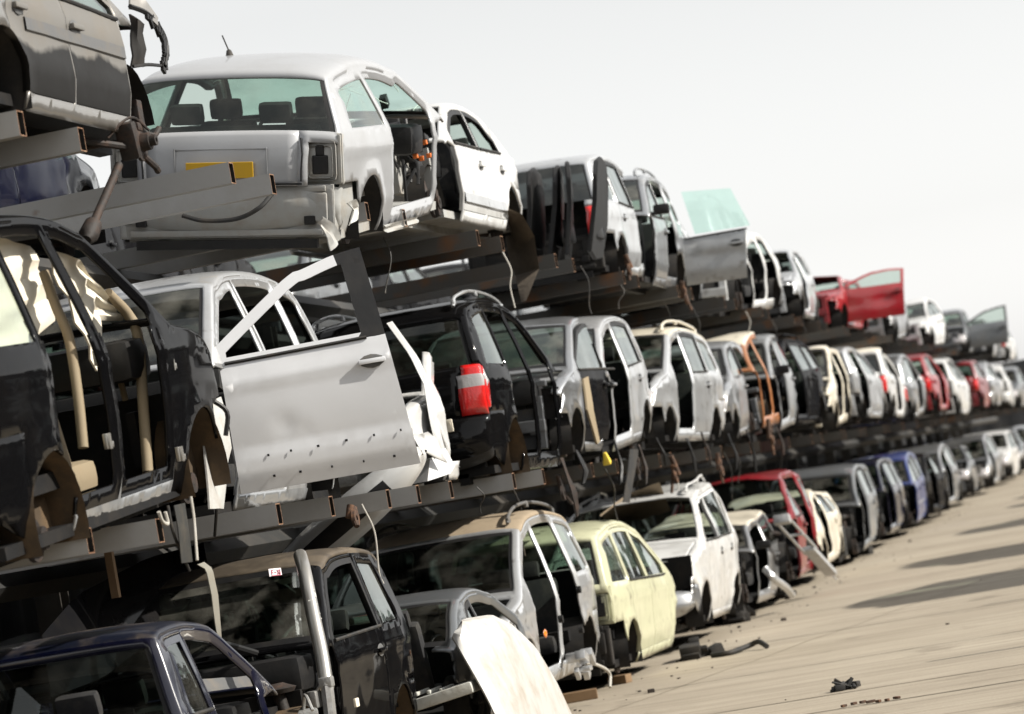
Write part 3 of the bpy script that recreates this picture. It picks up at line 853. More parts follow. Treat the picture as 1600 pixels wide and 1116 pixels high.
    if 'rbump' in miss and (cutb is None or cutb <= 0):
        # pressed rear panel with ribs, sockets and the chassis ends
        b = MB()
        b.box((.15, 0, .47), (.025, W - .22, .40), bev=.008)
        b.box((.132, 0, zrb - .03), (.03, W - .34, .05), bev=.012); b.box((.132, 0, .40), (.03, W - .44, .035), bev=.012)
        b.box((.128, 0, .31), (.03, W - .40, .05), bev=.012)
        for k in range(-3, 4):
            b.box((.128, k * .19 + .03, .47), (.030, .10, .07), bev=.012)
        for s in (1, -1):
            b.box((.13, s * (W2 - .24), .50), (.05, .16, .22), bev=.02); b.box((.20, s * (W2 - .14), .46), (.14, .05, .36), bev=.015)
            b.lathe([(.055, -.0), (.05, -.022), (.035, -.022), (.03, 0)], 'x', (.134, s * .42, .45), 16)
        mk(b, 'rear_panel', M['whiteinner'] if inner == 'whiteinner' else (M['linerdark'] if 'gate' in miss else paintm), smooth=True)
        b = MB()
        for s in (1, -1): b.box((.11, s * (W2 - .30), .40), (.03, .09, .07), bev=.01)
        b.lathe([(.0, -.012), (.035, -.012), (.035, .012)], 'x', (.128, .22, .50), 16)
        b.box((.14, 0, .22), (.05, W - .5, .07))
        mk(b, 'panel_hole', M['plastic'])
    if ('tail' in miss or 'tailL' in miss or 'tailR' in miss) and (cutb is None or cutb <= 0):
        for s, sn in ((1, 'L'), (-1, 'R')):
            if not ('tail' in miss or 'tail' + sn in miss): continue
            b = MB(); hz = tlz1 - tlz0; zc = (tlz0 + tlz1) / 2; wd = .30 if tlu < .78 else .22; yc = W2 - .07 - wd / 2
            b.box((.20, s * yc, zc), (.03, wd + .06, hz + .05), bev=.01)
            b.box((.175, s * yc, zc - .01), (.03, wd - .03, hz * .92), bev=.045)
            b.box((.160, s * (yc + .01), zc - .02), (.02, wd - .10, hz * .72), bev=.035)
            b.box((.27, s * (W2 - .065), zc), (.20, .03, hz + .03), bev=.01)
            for k in range(3): b.lathe([(.0, -.012), (.013, -.012), (.013, .01)], 'x', (.158, s * (yc + (-.06, .07, .0)[k]), zc + (-.3, -.28, .38)[k] * hz), 10)
            mk(b, 'lamp_socket', M['whiteinner'] if inner == 'whiteinner' else paintm, smooth=True)
            b = MB(); b.box((.146, s * (yc + .01), zc - .04), (.012, wd * .42, hz * .42), bev=.012)
            b.box((.146, s * (yc + .01), zc + hz * .20), (.012, wd * .22, hz * .24), bev=.012)
            mk(b, 'socket_hole', M['plastic'])
    # ---- trim
    for s, sn in ((1, 'L'), (-1, 'R')):
        for d, nm in (('f', 'fdoor' + sn), ('r', 'rdoor' + sn)):
            if nm not in objs: continue
            Pd = doors[d]; xa = min(p[0] for p in Pd); xb_ = max(p[0] for p in Pd)
            if handles and detail >= 1:
                b = MB(); hx = (xB + .15) if d == 'f' else max(xC + .16, ra + ar * .55); hz = zb(hx) - .15
                yy = hw(hx, hz, s)
                b.box((hx, s * (yy + .022), hz), (.19, .022, .034), bev=.009); b.box((hx + .07, s * (yy + .008), hz), (.03, .03, .03)); b.box((hx - .07, s * (yy + .008), hz), (.03, .03, .03))
                b.mi = 1; b.ball((hx, s * (yy + .001), hz), .06, (1.5, .10, .8), 2)
                mk(b, 'door_handle', [(doorcol or {}).get(nm, paintm), M['plasticgrey'] if detail >= 3 else M['plastic']], parent=objs[nm], smooth=True)
            if trimbelt and detail >= 2:
                b = MB(); w_ = wins.get(d)
                if w_:
                    x1_, x2_ = min(p[0] for p in w_) - .03, max(p[0] for p in w_) + .02
                    b.tube([(x, s * (hw(x, zb(x) + .015, s) + .004), zb(x) + .02) for x in [x1_ + (x2_ - x1_) * t / 8 for t in range(9)]], .013, 6)
                    mk(b, 'window_seal', M['rubber'], parent=objs[nm], smooth=True)
            if side_trim:
                b = MB(); zt_ = side_trim[0]
                nseg = 8; x1_, x2_ = xa + .02, xb_ - .02
                if d == 'r': x1_ = max(x1_, ra + ar + .06)
                rows_ = []
                for dz_, dy_ in ((-.5, -.004), (-.42, .014), (.42, .014), (.5, -.004)):
                    rows_.append([Vector((x1_ + (x2_ - x1_) * t / nseg, s * (hw(x1_ + (x2_ - x1_) * t / nseg, zt_, s) + dy_), zt_ + dz_ * side_trim[1])) for t in range(nseg + 1)])
                b.grid(rows_)
                mk(b, 'rubbing_strip', M[side_trim[2]], parent=objs[nm], smooth=True)
        if ('m' + sn) in mirrors:
            b = MB(); mx_, mz_ = xA - .10, zb1 + .07; yy = hw(mx_, mz_, s)
            b.box((mx_, s * (yy + .12), mz_ + .02), (.10, .20, .13), bev=.035); b.box((mx_ + .02, s * (yy + .02), mz_ - .02), (.06, .08, .04))
            mk(b, 'mirror', M['plastic'] if mirrors.get('m' + sn) == 0 else paintm, smooth=True)
        if rails and sn in rails:
            b = MB(); ri = [i for i in range(n) if SEG[i] == 'roof']; pts = []
            for i in ri[1:-1]:
                yy = (Yl[i]) * .86
                pts.append(Vector((P[i].x, s * yy, P[i].y + .02)))
            lift = [-.01, .025] + [.03] * (len(pts) - 4) + [.025, -.01]
            pts = [p + Vector((0, 0, l)) for p, l in zip(pts, lift)]
            b.tube(pts, .017, 8)
            for k in (1, len(pts) // 2, len(pts) - 2): b.box(pts[k] - Vector((0, 0, .02)), (.10, .034, .05), bev=.01)
            mk(b, 'roof_rail', rails['m'] if 'm' in rails else M['midgrey'], smooth=True)
    if detail >= 3 and 'gate' in objs and arch.startswith('hatch'):
        b = MB(); zt_, zb_ = .90 * zrb / .60, .66 * zrb / .60
        def gx(z): 
            i = min(range(n), key=lambda t: abs(P[t].y - z) + (9 if SEG[t] not in ('gate', 'rbump') else 0)); return P[i].x
        for z_, h_, w_ in ((zt_ - .05, .012, .74), (zb_, .010, .74)):
            b.box((gx(z_) + .004, 0, z_), (.012, w_, h_ * .55))
        for s in (1, -1): b.box((gx(.75) + .004, s * .37, (zt_ + zb_) / 2 - .02), (.012, .008, zt_ - zb_ - .04))
        mk(b, 'plate_recess', M['midgrey'])
        b = MB()
        for s in (1, -1): b.tube([(gx(z_) + .022 + .03 * (tlu > .78), s * hw(.1, z_) * tlu * 1.0, z_) for z_ in (zrb + .03, zrb + .12, zrb + .24, zb0 - .02)], .007, 6)
        b.box((gx(zrb + .01) + .004, 0, zrb + .012), (.02, W * .66, .014))
        mk(b, 'tailgate_gap', M['plastic'])
    if plate and 'gate' in objs:
        b = MB(); b.box((.022, 0, .80), (.012, .54, .125), bev=.004)
        mk(b, 'number_plate', M['plate'])
    # ---- doors standing open
    for nm, ang in open_.items():
        if nm not in objs: continue
        s = 1 if nm.endswith('L') else -1
        hx = xA if nm.startswith('f') else xB - .012
        hz_ = .6; hy_ = s * (hw(hx, .6, s) - .02)
        piv = W_(Vector((hx, hy_, 0)))
        a = R(ang) * s
        # hinge at the front edge: the rear edge swings outwards
        rot = Matrix.Translation(piv) @ Matrix.Rotation(-a, 4, 'Z') @ Matrix.Translation(-piv)
        objs[nm].matrix_local = rot
    return objs

def place(root, L, Xs, Yn, z, heading, W, tilt=0, nose=0, yaw=0, side=1):
    """root at the middle of the car's base; aisle side face at Xs, near end at Yn; heading +1 = nose away from the camera"""
    Rm = Matrix.Rotation(R(yaw), 4, 'Z') @ Matrix.Rotation(R(nose), 4, 'X') @ Matrix.Rotation(R(tilt), 4, 'Y') @ Matrix.Rotation(R(90 * heading), 4, 'Z')
    root.matrix_world = Matrix.Translation((Xs - W / 2, Yn + L / 2, z)) @ Rm

def car(label, cat, arch, paintk, Yn, z, heading=1, Xs=-6.1, tilt=0, nose=0, yaw=0, name=None, group=None, **kw):
    nm = name or {'hatch': 'hatchback', 'sedan': 'saloon_car', 'wagon': 'estate_car', 'suv': 'off_road_car', 'boxsuv': 'off_road_car', 'mpv': 'people_carrier', 'coupe': 'coupe'}[arch]
    root = empty(nm)
    tag(root, label, cat, group)
    if kw.get('detail', 2) <= 1:
        kw.setdefault('crush', (kw.get('seed', 0) % 5) * .09); kw.setdefault('dent', .014)
    if heading < 0 and 'tailamp' not in kw: kw['tailamp'] = False
    o = make_car(root, arch, M[paintk], **kw)
    A = ARCH[arch]
    place(root, A['L'], Xs, Yn, z, heading, A['W'], tilt, nose, yaw)
    return root, o
# ------------------------------------------------------------------ camera, sky, sun
EYE = Vector((0, 0, 2.0)); FPX = 5100.0
def look():
    r = R(10.0); u, v = 1880 - 800, 558 - 600
    u2 = u * cos(r) + v * sin(r); v2 = -u * sin(r) + v * cos(r)
    p = math.atan(-v2 / FPX); a = math.atan2(u2, FPX * cos(p) - v2 * sin(p))
    fw = Vector((-sin(a) * cos(p), cos(a) * cos(p), sin(p))); rt = Vector((cos(a), sin(a), 0)); up = rt.cross(fw)
    U = rt * cos(r) - up * sin(r); V = rt * sin(r) + up * cos(r)
    return Matrix(((U.x, V.x, -fw.x), (U.y, V.y, -fw.y), (U.z, V.z, -fw.z))), fw
CR, FW = look()
cd = bpy.data.cameras.new('camera'); co = bpy.data.objects.new('camera', cd); COL.objects.link(co); S.camera = co
co.matrix_world = Matrix.Translation(EYE) @ CR.to_4x4()
cd.sensor_width = 36; cd.lens = FPX / 1600 * 36; cd.clip_start = .1; cd.clip_end = 2000
cd.dof.use_dof = True; cd.dof.focus_distance = 23.0; cd.dof.aperture_fstop = 2.6; cd.dof.aperture_blades = 0

SUN_EL, SUN_AZ = 34.5, 1.0          # azimuth measured from the aisle side (+X) away from the camera
sd = Vector((cos(R(SUN_EL)) * cos(R(SUN_AZ)), cos(R(SUN_EL)) * sin(R(SUN_AZ)), sin(R(SUN_EL))))
W_ = bpy.data.worlds.new('World'); S.world = W_; W_.use_nodes = True
nt = W_.node_tree; bg = nt.nodes['Background']
sky = nt.nodes.new('ShaderNodeTexSky'); sky.sky_type = 'NISHITA'; sky.sun_disc = False
sky.sun_elevation = R(SUN_EL); sky.sun_rotation = R(90 - SUN_AZ); sky.dust_density = .8; sky.air_density = 1.5; sky.ozone_density = 1.0; sky.altitude = 0
hs = nt.nodes.new('ShaderNodeHueSaturation'); hs.inputs['Saturation'].default_value = .06; hs.inputs['Value'].default_value = 1.0
nt.links.new(sky.outputs[0], hs.inputs['Color']); nt.links.new(hs.outputs[0], bg.inputs[0]); bg.inputs[1].default_value = .128
sl = bpy.data.lights.new('sun', 'SUN'); sl.energy = 5.0; sl.angle = R(.6); sl.color = (1.0, .95, .86)
so = bpy.data.objects.new('sun', sl); COL.objects.link(so); so.rotation_euler = sd.to_track_quat('Z', 'Y').to_euler(); so.location = (30, 20, 40)
S.view_settings.view_transform = 'Standard'; S.view_settings.look = 'None'; S.view_settings.exposure = .5; S.view_settings.gamma = 1.0
S.render.engine = 'CYCLES'
S.cycles.max_bounces = 6; S.cycles.transparent_max_bounces = 16; S.cycles.glossy_bounces = 3; S.cycles.diffuse_bounces = 1
S.cycles.caustics_reflective = False; S.cycles.caustics_refractive = False; S.cycles.sample_clamp_indirect = 4.0

# ------------------------------------------------------------------ ground
def ground_mat():
    m, nt, out = nmat('brushed_concrete')
    p = N(nt, 'ShaderNodeBsdfPrincipled'); p.inputs['Roughness'].default_value = .85
    tc = N(nt, 'ShaderNodeTexCoord')
    def noisev(sx, sy, sc, det=6, rough=.6):
        mp = N(nt, 'ShaderNodeMapping'); mp.inputs['Scale'].default_value = (sx, sy, 1); nt.links.new(tc.outputs['Object'], mp.inputs[0])
        n = N(nt, 'ShaderNodeTexNoise'); n.inputs['Scale'].default_value = sc; n.inputs['Detail'].default_value = det; n.inputs['Roughness'].default_value = rough
        nt.links.new(mp.outputs[0], n.inputs['Vector']); return n
    def mix(a, b, fac, mode='MIX'):
        mx = N(nt, 'ShaderNodeMixRGB', blend_type=mode)
        for k, s in ((1, a), (2, b)):
            if isinstance(s, tuple): mx.inputs[k].default_value = c4(s)
            else: nt.links.new(s, mx.inputs[k])
        if isinstance(fac, float): mx.inputs[0].default_value = fac
        else: nt.links.new(fac, mx.inputs[0])
        return mx.outputs[0]
    big = noisev(1, 1, .22, 7); rb = ramp(nt, .35, .68); nt.links.new(big.outputs['Fac'], rb.inputs[0])
    col = mix((.315, .268, .205), (.405, .352, .275), rb.outputs[0])
    st = noisev(.25, 2.6, 1.3, 8, .7); rs = ramp(nt, .42, .66); nt.links.new(st.outputs['Fac'], rs.inputs[0])
    mu = N(nt, 'ShaderNodeMath', operation='MULTIPLY'); mu.inputs[1].default_value = .6; nt.links.new(rs.outputs[0], mu.inputs[0])
    col = mix(col, (.19, .155, .112), mu.outputs[0])
    st2 = noisev(.5, 9, 2.0, 6, .7); r2 = ramp(nt, .50, .74); nt.links.new(st2.outputs['Fac'], r2.inputs[0])
    mu2 = N(nt, 'ShaderNodeMath', operation='MULTIPLY'); mu2.inputs[1].default_value = .55; nt.links.new(r2.outputs[0], mu2.inputs[0])
    col = mix(col, (.47, .40, .30), mu2.outputs[0])
    ln = noisev(.06, 5.0, 2.4, 3, .5); rl = ramp(nt, .60, .66); nt.links.new(ln.outputs['Fac'], rl.inputs[0])
    mul_ = N(nt, 'ShaderNodeMath', operation='MULTIPLY'); mul_.inputs[1].default_value = .42; nt.links.new(rl.outputs[0], mul_.inputs[0])
    col = mix(col, (.15, .125, .09), mul_.outputs[0])
    oil = noisev(1, 1, .8, 5); ro = ramp(nt, .62, .70); nt.links.new(oil.outputs['Fac'], ro.inputs[0])
    mu3 = N(nt, 'ShaderNodeMath', operation='MULTIPLY'); mu3.inputs[1].default_value = .5; nt.links.new(ro.outputs[0], mu3.inputs[0])
    col = mix(col, (.12, .095, .065), mu3.outputs[0])
    gr = noisev(1, 1, 40, 3); rg = ramp(nt, .3, .75, (.75, .75, .75, 1), (1.1, 1.1, 1.1, 1)); nt.links.new(gr.outputs['Fac'], rg.inputs[0])
    col = mix(col, rg.outputs[0], .6, 'MULTIPLY')
    nt.links.new(col, p.inputs['Base Color'])
    hb = noisev(.6, 12, 3, 5); b = N(nt, 'ShaderNodeBump'); b.inputs['Strength'].default_value = .35; b.inputs['Distance'].default_value = .012
    nt.links.new(hb.outputs['Fac'], b.inputs['Height']); nt.links.new(b.outputs[0], p.inputs['Normal'])
    nt.links.new(p.outputs[0], out.inputs[0]); return m
b = MB(); b.grid([[Vector((x, y, 0)) for y in (-60, 0, 60, 140, 400)] for x in (-400, -60, -8, 0, 30, 400)])
g = b.build('ground', ground_mat()); tag(g, kind='structure')
b = MB()   # sawn joint and cracks in the slab
pts = [(-6.0 + 5.2 * t / 30, 28 + .9 * t + .12 * sin(t * 1.7) + .07 * sin(t * 4.1), .004) for t in range(31)]
for a_, b_ in zip(pts[:-1], pts[1:]):
    a_, b_ = Vector(a_), Vector(b_); w = Vector((.006, .0, 0)); b.grid([[a_ - w, a_ + w], [b_ - w, b_ + w]])
o = b.build('slab_crack', surf('crack', (.17, .135, .09), rough=.9)); tag(o, kind='structure')

rng = random.Random(77); b = MB()
for y in (25.4, 27.0, 31.2, 36.4, 41.5, 46.8, 52, 58, 64, 71, 78, 86):
    P_ = []
    for k in range(41):
        x = -5.95 + .25 * k; yy = y + .01 * rng.uniform(-1, 1) + .02 * sin(x); w = .012 + .012 * rng.random()
        P_.append([Vector((x, yy - w, .004)), Vector((x, yy + w, .004))])
    b.grid(P_)
o = b.build('slab_joint', surf('joint_filler', (.13, .11, .08), rough=.9, dirt=.6, dirtcol=(.26, .22, .16), scale=1.5)); tag(o, kind='structure')
# ------------------------------------------------------------------ rack
def lerp_tab(T, y):
    if y <= T[0][0]: return T[0][1]
    for (a, va), (b_, vb) in zip(T[:-1], T[1:]):
        if y <= b_: return va + (vb - va) * (y - a) / (b_ - a)
    return T[-1][1]
TOPT = [(17, 4.66), (28.7, 4.50), (39, 4.35), (52, 4.20), (83, 4.04), (122, 3.95)]
def topz(y): return lerp_tab(TOPT, y)
MIDZ = 2.29
rack = empty('cantilever_rack', (-9.3, 60, 0)); tag(rack, 'long steel cantilever rack whose rust edged arms carry two upper tiers of wrecked cars', 'rack')
def rbuild(mb, name, mats, smooth=False):
    o = mb.build(name, mats, None, smooth); o.parent = rack; o.matrix_parent_inverse = Matrix.Translation((9.3, -60, 0)); return o
def arm_mesh(L, h=.145, w=.105, t=.007):
    b = MB(); bm = b.bm
    def ring(x, hh, ww): return [bm.verts.new((x, sy * ww / 2, sz * hh / 2)) for sy, sz in ((-1, -1), (1, -1), (1, 1), (-1, 1))]
    xs = [-L, -L * .66, -L * .33, -.05, 0]
    outer = [ring(x, h, w) for x in xs]; inner = [ring(0, h - 2 * t, w - 2 * t), ring(-.6, h - 2 * t, w - 2 * t)]
    for r0, r1 in zip(outer[:-1], outer[1:]):
        for k in range(4):
            f = bm.faces.new((r0[k], r1[k], r1[(k + 1) % 4], r0[(k + 1) % 4])); f.material_index = 0
    for k in range(4):
        f = bm.faces.new((outer[-1][k], inner[0][k], inner[0][(k + 1) % 4], outer[-1][(k + 1) % 4])); f.material_index = 1
        f = bm.faces.new((inner[0][k], inner[1][k], inner[1][(k + 1) % 4], inner[0][(k + 1) % 4])); f.material_index = 2
    bm.faces.new(inner[1]).material_index = 2
    me = bpy.data.meshes.new('arm'); bmesh.ops.recalc_face_normals(bm, faces=bm.faces[:]); bm.to_mesh(me); bm.free()
    for m in (M['arm'], M['armrust'], M['linerdark']): me.materials.append(m)
    return me
ARM = arm_mesh(3.2); ARMOLDSHADE = ARM.copy(); ARMOLDSHADE.materials[0] = M['armoldshade']
def arm(y, z, x=-6.09, rz=0, rx=0, old=False):
    o = bpy.data.objects.new('arm', ARMOLDSHADE if old else ARM); COL.objects.link(o); o.parent = rack; o.matrix_parent_inverse = Matrix.Translation((9.3, -60, 0))
    o.location = (x, y, z); o.rotation_euler = (rx, 0, rz); return o
rng = random.Random(3)
bays = [17.3 + 3.80 * k for k in range(0, 31)]
for k, y in enumerate(bays):
    for dy in (0, 1.12):
        if k < 27: arm(y + dy, MIDZ - .073, -6.09 + rng.uniform(-.06, .05), R(rng.uniform(-.6, .6)), old=k > 3)
        if k < 19: arm(y + dy, topz(y) - .073, -6.09 + rng.uniform(-.06, .05), R(rng.uniform(-.6, .6)), old=k > 2)
arm(24.1, MIDZ - .075, -6.12); arm(13.5, topz(13.5) - .073); arm(13.5, MIDZ - .073)
for k, y in enumerate([13.5] + bays):
    b = MB(); yc = y + .56; zt = topz(y) - .15
    b.box((-9.42, yc, zt / 2), (.02, .20, zt)); b.box((-9.42, yc - .10, zt / 2), (.22, .015, zt)); b.box((-9.42, yc + .10, zt / 2), (.22, .015, zt))
    b.box((-9.42, yc, .01), (.4, .4, .02))
    rbuild(b, 'post', M['armdark'])
for z in (MIDZ - .24, -1):
    for x in (-8.2, -9.6, -12.3):
        b = MB()
        for ya, yb in zip(bays[:-1], bays[1:]):
            za, zc = (z, z) if z > 0 else (topz(ya) - .24, topz(yb) - .24)
            b.tube([(x, ya, za), (x, yb, zc)], .10, 4)
        rbuild(b, 'longitudinal_beam', M['armdark'])
for k, y in enumerate(bays[:12]):
    b = MB(); b.tube([(-9.42, y + .56, .2), (-9.42, y + 4.36, topz(y) - .4)], .03, 6); rbuild(b, 'brace', M['armdark'])
# dark corrugated steel fence behind the rack
b = MB(); P2 = []
for k in range(0, 800):
    y = 8 + k * .25; x = -12.9 + (.03 if (k // 2) % 2 else -.03)
    P2.append([Vector((x, y, 0)), Vector((x, y, 4.6))])
P2 += [[Vector((-12.9 + .25 * k, 155 + (.03 if (k // 2) % 2 else -.03), 0)), Vector((-12.9 + .25 * k, 155 + (.03 if (k // 2) % 2 else -.03), 4.6))] for k in range(0, 27)]
b.grid(P2[:588]); b.grid(P2[800:])
o = b.build('steel_fence', M['cabin']); tag(o, 'dark corrugated steel fence standing behind the car rack', 'fence')
# ------------------------------------------------------------------ scaled and special bodies
def scaled(src, k, kz=None, **over):
    A = ARCH[src]; kz = kz or k
    B = dict(L=A['L'] * k, W=A['W'] * (1 + (k - 1) * .8), ra=A['ra'] * k, fa=A['fa'] * k, ar=A['ar'] * k, az=.31 * k, zbot=.20 * kz,
             zb=tuple(z * kz for z in A['zb']), ext=tuple(x * k for x in A['ext']),
             seg={s: [(x * k, z * kz) for x, z in p] for s, p in A['seg'].items()})
    B.update(over); return B
ARCH['suvbig'] = scaled('suv', 1.08, 1.24)
ARCH['suvm'] = scaled('suv', 1.05, 1.12)
ARCH['suvdoor'] = scaled('suv', 1.05, 1.20, ext=(3.13, 1.94, .98))
ARCH['mpvbig'] = scaled('mpv', 1.08, 1.10)
ARCH['mpvm'] = scaled('mpv', 1.04)
ARCH['hatchT'] = scaled('hatch', 1.04, 1.15)
ARCH['wagonT'] = scaled('wagon', 1.0, 1.14)
ARCH['sedanT'] = scaled('sedan', 1.0, 1.12)
ARCH['hatchround'] = scaled('hatch', 1.08, 1.12, W=1.96, tum=.46, edge=dict(roof=.15, rglass=.12, gate=.13, rbump=.16))
ARCH['hatchbig'] = scaled('hatch', 1.08, 1.12)
ARCH['jeep'] = dict(L=3.70, W=1.78, ra=.78, fa=2.92, ar=.38, zb=(1.14, 1.12), ext=(2.46, 1.36, .80), seg=dict(
   rbump=[(.12, .30), (.03, .42), (0, .56), (.04, .70)], gate=[(.04, .70), (.05, .9), (.06, 1.06), (.08, 1.16)],
   rglass=[(.08, 1.16), (.16, 1.50), (.22, 1.66)], roof=[(.22, 1.66), (.38, 1.75), (1.0, 1.80), (1.6, 1.79), (1.98, 1.71)],
   wsh=[(1.98, 1.71), (2.32, 1.42), (2.62, 1.15)], hood=[(2.62, 1.15), (3.1, 1.11), (3.46, 1.04)],
   grille=[(3.46, 1.04), (3.60, .86), (3.63, .66)], fbump=[(3.63, .66), (3.70, .52), (3.69, .40), (3.58, .30)]))
ARCH['pickup'] = dict(L=5.0, W=1.76, ra=1.10, fa=4.10, ar=.36, zb=(1.02, 1.02), ext=(3.55, 2.55, 1.95), seg=dict(
   rbump=[(.14, .28), (.03, .40), (0, .54), (.05, .66)], gate=[(.05, .66), (.06, .90), (.10, 1.0), (.6, 1.0), (1.86, 1.0)],
   rglass=[(1.86, 1.0), (1.93, 1.30), (2.0, 1.56)], roof=[(2.0, 1.56), (2.12, 1.62), (2.6, 1.64), (3.0, 1.60), (3.12, 1.57)],
   wsh=[(3.12, 1.57), (3.5, 1.33), (3.88, 1.06)], hood=[(3.88, 1.06), (4.3, 1.02), (4.7, .92)],
   grille=[(4.7, .92), (4.86, .76), (4.91, .60)], fbump=[(4.91, .60), (5.0, .48), (4.98, .36), (4.85, .28)]))
NAMES = dict(suvbig='off_road_car', suvm='off_road_car', suvdoor='off_road_car', mpvbig='people_carrier', mpvm='people_carrier', pickup='pickup_truck', hatchbig='hatchback', hatchround='hatchback', hatchT='hatchback', wagonT='estate_car', sedanT='saloon_car', jeep='off_road_car')
def C(label, arch, pk, Yn, z, hd=1, cat=None, **kw):
    nm = NAMES.get(arch)
    if kw.get('detail', 2) <= 2:
        r_ = random.Random(kw.get('seed', 0) * 13 + 1)
        for k_, lo_, hi_ in (('tilt', -2.5, 4), ('nose', -2, 3), ('yaw', -3.5, 2)): kw.setdefault(k_, r_.uniform(lo_, hi_))
    return car(label, cat or 'wrecked car', arch, pk, Yn, z, hd, name=nm, **kw)
DR = {'fdoorR', 'rdoorR'}; DL = {'fdoorL', 'rdoorL'}

# ---- grime for the doors of the car at top left
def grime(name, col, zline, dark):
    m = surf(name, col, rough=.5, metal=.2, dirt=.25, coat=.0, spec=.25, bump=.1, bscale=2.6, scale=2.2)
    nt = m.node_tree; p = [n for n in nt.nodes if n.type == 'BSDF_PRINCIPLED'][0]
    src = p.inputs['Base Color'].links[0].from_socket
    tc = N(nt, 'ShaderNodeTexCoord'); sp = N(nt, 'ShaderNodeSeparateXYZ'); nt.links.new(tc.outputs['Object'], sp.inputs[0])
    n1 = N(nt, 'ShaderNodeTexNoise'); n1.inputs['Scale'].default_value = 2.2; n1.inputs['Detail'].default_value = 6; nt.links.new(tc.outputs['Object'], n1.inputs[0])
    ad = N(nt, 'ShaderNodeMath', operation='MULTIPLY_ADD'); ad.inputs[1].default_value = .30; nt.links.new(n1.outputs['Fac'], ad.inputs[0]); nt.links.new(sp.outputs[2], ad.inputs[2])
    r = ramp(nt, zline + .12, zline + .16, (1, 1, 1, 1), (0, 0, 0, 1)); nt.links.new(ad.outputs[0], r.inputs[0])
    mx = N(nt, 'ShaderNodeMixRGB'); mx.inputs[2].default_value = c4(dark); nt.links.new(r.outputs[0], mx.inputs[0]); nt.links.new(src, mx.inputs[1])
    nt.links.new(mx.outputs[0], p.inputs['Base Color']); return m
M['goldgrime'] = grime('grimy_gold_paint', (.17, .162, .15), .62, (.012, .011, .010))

# ================================================================== TOP TIER
T = lambda y: topz(y)
t0, t0o = C('beige grey saloon with soiled lower doors and a torn front wing at top left', 'sedan', 'gold', 16.2, T(17) - .17, 1,
   miss={'fenderR', 'fbump', 'head', 'hood'}, doorcol={'fdoorR': M['goldgrime'], 'rdoorR': M['goldgrime']}, side_trim=(.70, .085, 'plasticgrey'), detail=3, res=.06, seed=2, cutf=3.75, frameblack=False)
t1, t1o = C('white hatchback high on the rack with yellow number plate and no rear bumper', 'hatchround', 'hatchwhite', 24.1, T(25) - .15, 1, Xs=-6.06,
   tilt=10, nose=7, yaw=-2, miss={'fdoorR', 'rbump', 'tail', 'fbump', 'hood', 'fenderR', 'fenderL', 'head', 'win_fdoorL'}, threedoor=True, inner='whiteinner', detail=3, res=.05,
   plate=1, glass='glassgreen', rglass='glass', wglass='glassgreen', seed=5, ug=.955, tlu=.70, cutf=3.42, pwr=.20, dent=.004)
t2, t2o = C('white saloon with two closed doors and a bare front wheel well, behind the white hatchback', 'sedan', 'white', 27.25, T(29) - .10, -1,
   miss={'fenderL', 'hood', 'fbump', 'head', 'fenderR', 'win_fdoorL', 'win_rdoorL', 'wsh'}, detail=3, res=.06, seed=6, cutf=4.02, cutb=.5, inner='whiteinner', side_trim=(.42, .10, 'lightsilver'), wheels=('fL',))
t3, t3o = C('silver people carrier on the top tier whose tail faces us behind the black door panels', 'mpv', 'lightsilver', 35.8, T(37) - .15, 1,
   miss={'gate', 'rbump', 'tailL', 'fdoorR'}, detail=2, seed=7, cutf=2.4, inner='inner', glass='glasspriv', tilt=2)
t4, t4o = C('silver off road car with roof rails and door mirror on the top tier', 'suv', 'silver', 37.5, T(40) - .18, -1,
   miss={'hood', 'fbump', 'head', 'fenderL', 'rdoorL'}, detail=2, seed=8, cutf=3.9, mirrors={'mL': 0}, rails={'L': 1, 'R': 1}, wheels=('fL',), tilt=3)
t5, t5o = C('grey hatchback with one door swung wide open and green glass above it', 'hatch', 'midgrey', 41.4, T(43) - .12, -1, Xs=-6.55, noframe=True, 
   miss={'hood', 'fbump', 'head', 'fenderL', 'fenderR', 'wsh', 'roof', 'rglass', 'win_fdoorL', 'win_fdoorR', 'rdoorL'}, open_={'fdoorL': 80}, detail=2, seed=9, crush=0.3, cutf=3.0, dent=.02)
t6, t6o = C('black and white stripped hatchback between the grey open door and a silver nose', 'hatch', 'white', 46.6, T(48) - .15, -1,
   miss={'fdoorL', 'rdoorL', 'hood', 'fbump', 'fenderL', 'wsh', 'head'}, detail=1, res=.09, seed=10, crush=0.6, tilt=4)
t7, t7o = C('silver estate car with empty lamp holes facing us beside the red wreck', 'wagon', 'lightsilver', 52.2, T(54) - .16, -1,
   miss={'head', 'fbump', 'wsh', 'fdoorL'}, detail=1, res=.09, seed=11, glass='glassdark')
t8, t8o = C('crumpled red hatchback on the top tier with its red door standing open', 'hatch', 'red', 60.8, T(62) - .12, -1, Xs=-6.2,
   miss={'head', 'fbump', 'wsh', 'win_fdoorR'}, open_={'fdoorL': 68}, detail=1, res=.08, seed=12, crush=0.8, dent=.03, frameblack=False)
t9, t9o = C('silver grey saloon on the top tier just past the red open door', 'sedan', 'silver', 69.0, T(71) - .16, -1, miss={'hood', 'fbump', 'head'}, detail=1, res=.10, seed=13, mirrors={'mL': 0})
t10, _ = C('white hatchback on the top tier left of the last open door', 'hatch', 'white', 80.0, T(82) - .16, -1, miss={'fbump', 'headL'}, detail=1, res=.12, seed=14)
t11, _ = C('dark hatchback far along the top tier with an open door of pale glass', 'hatch', 'grey', 91.0, T(93) - .16, -1, miss={'fbump', 'hood'}, open_={'fdoorL': 75}, detail=1, res=.12, seed=15)
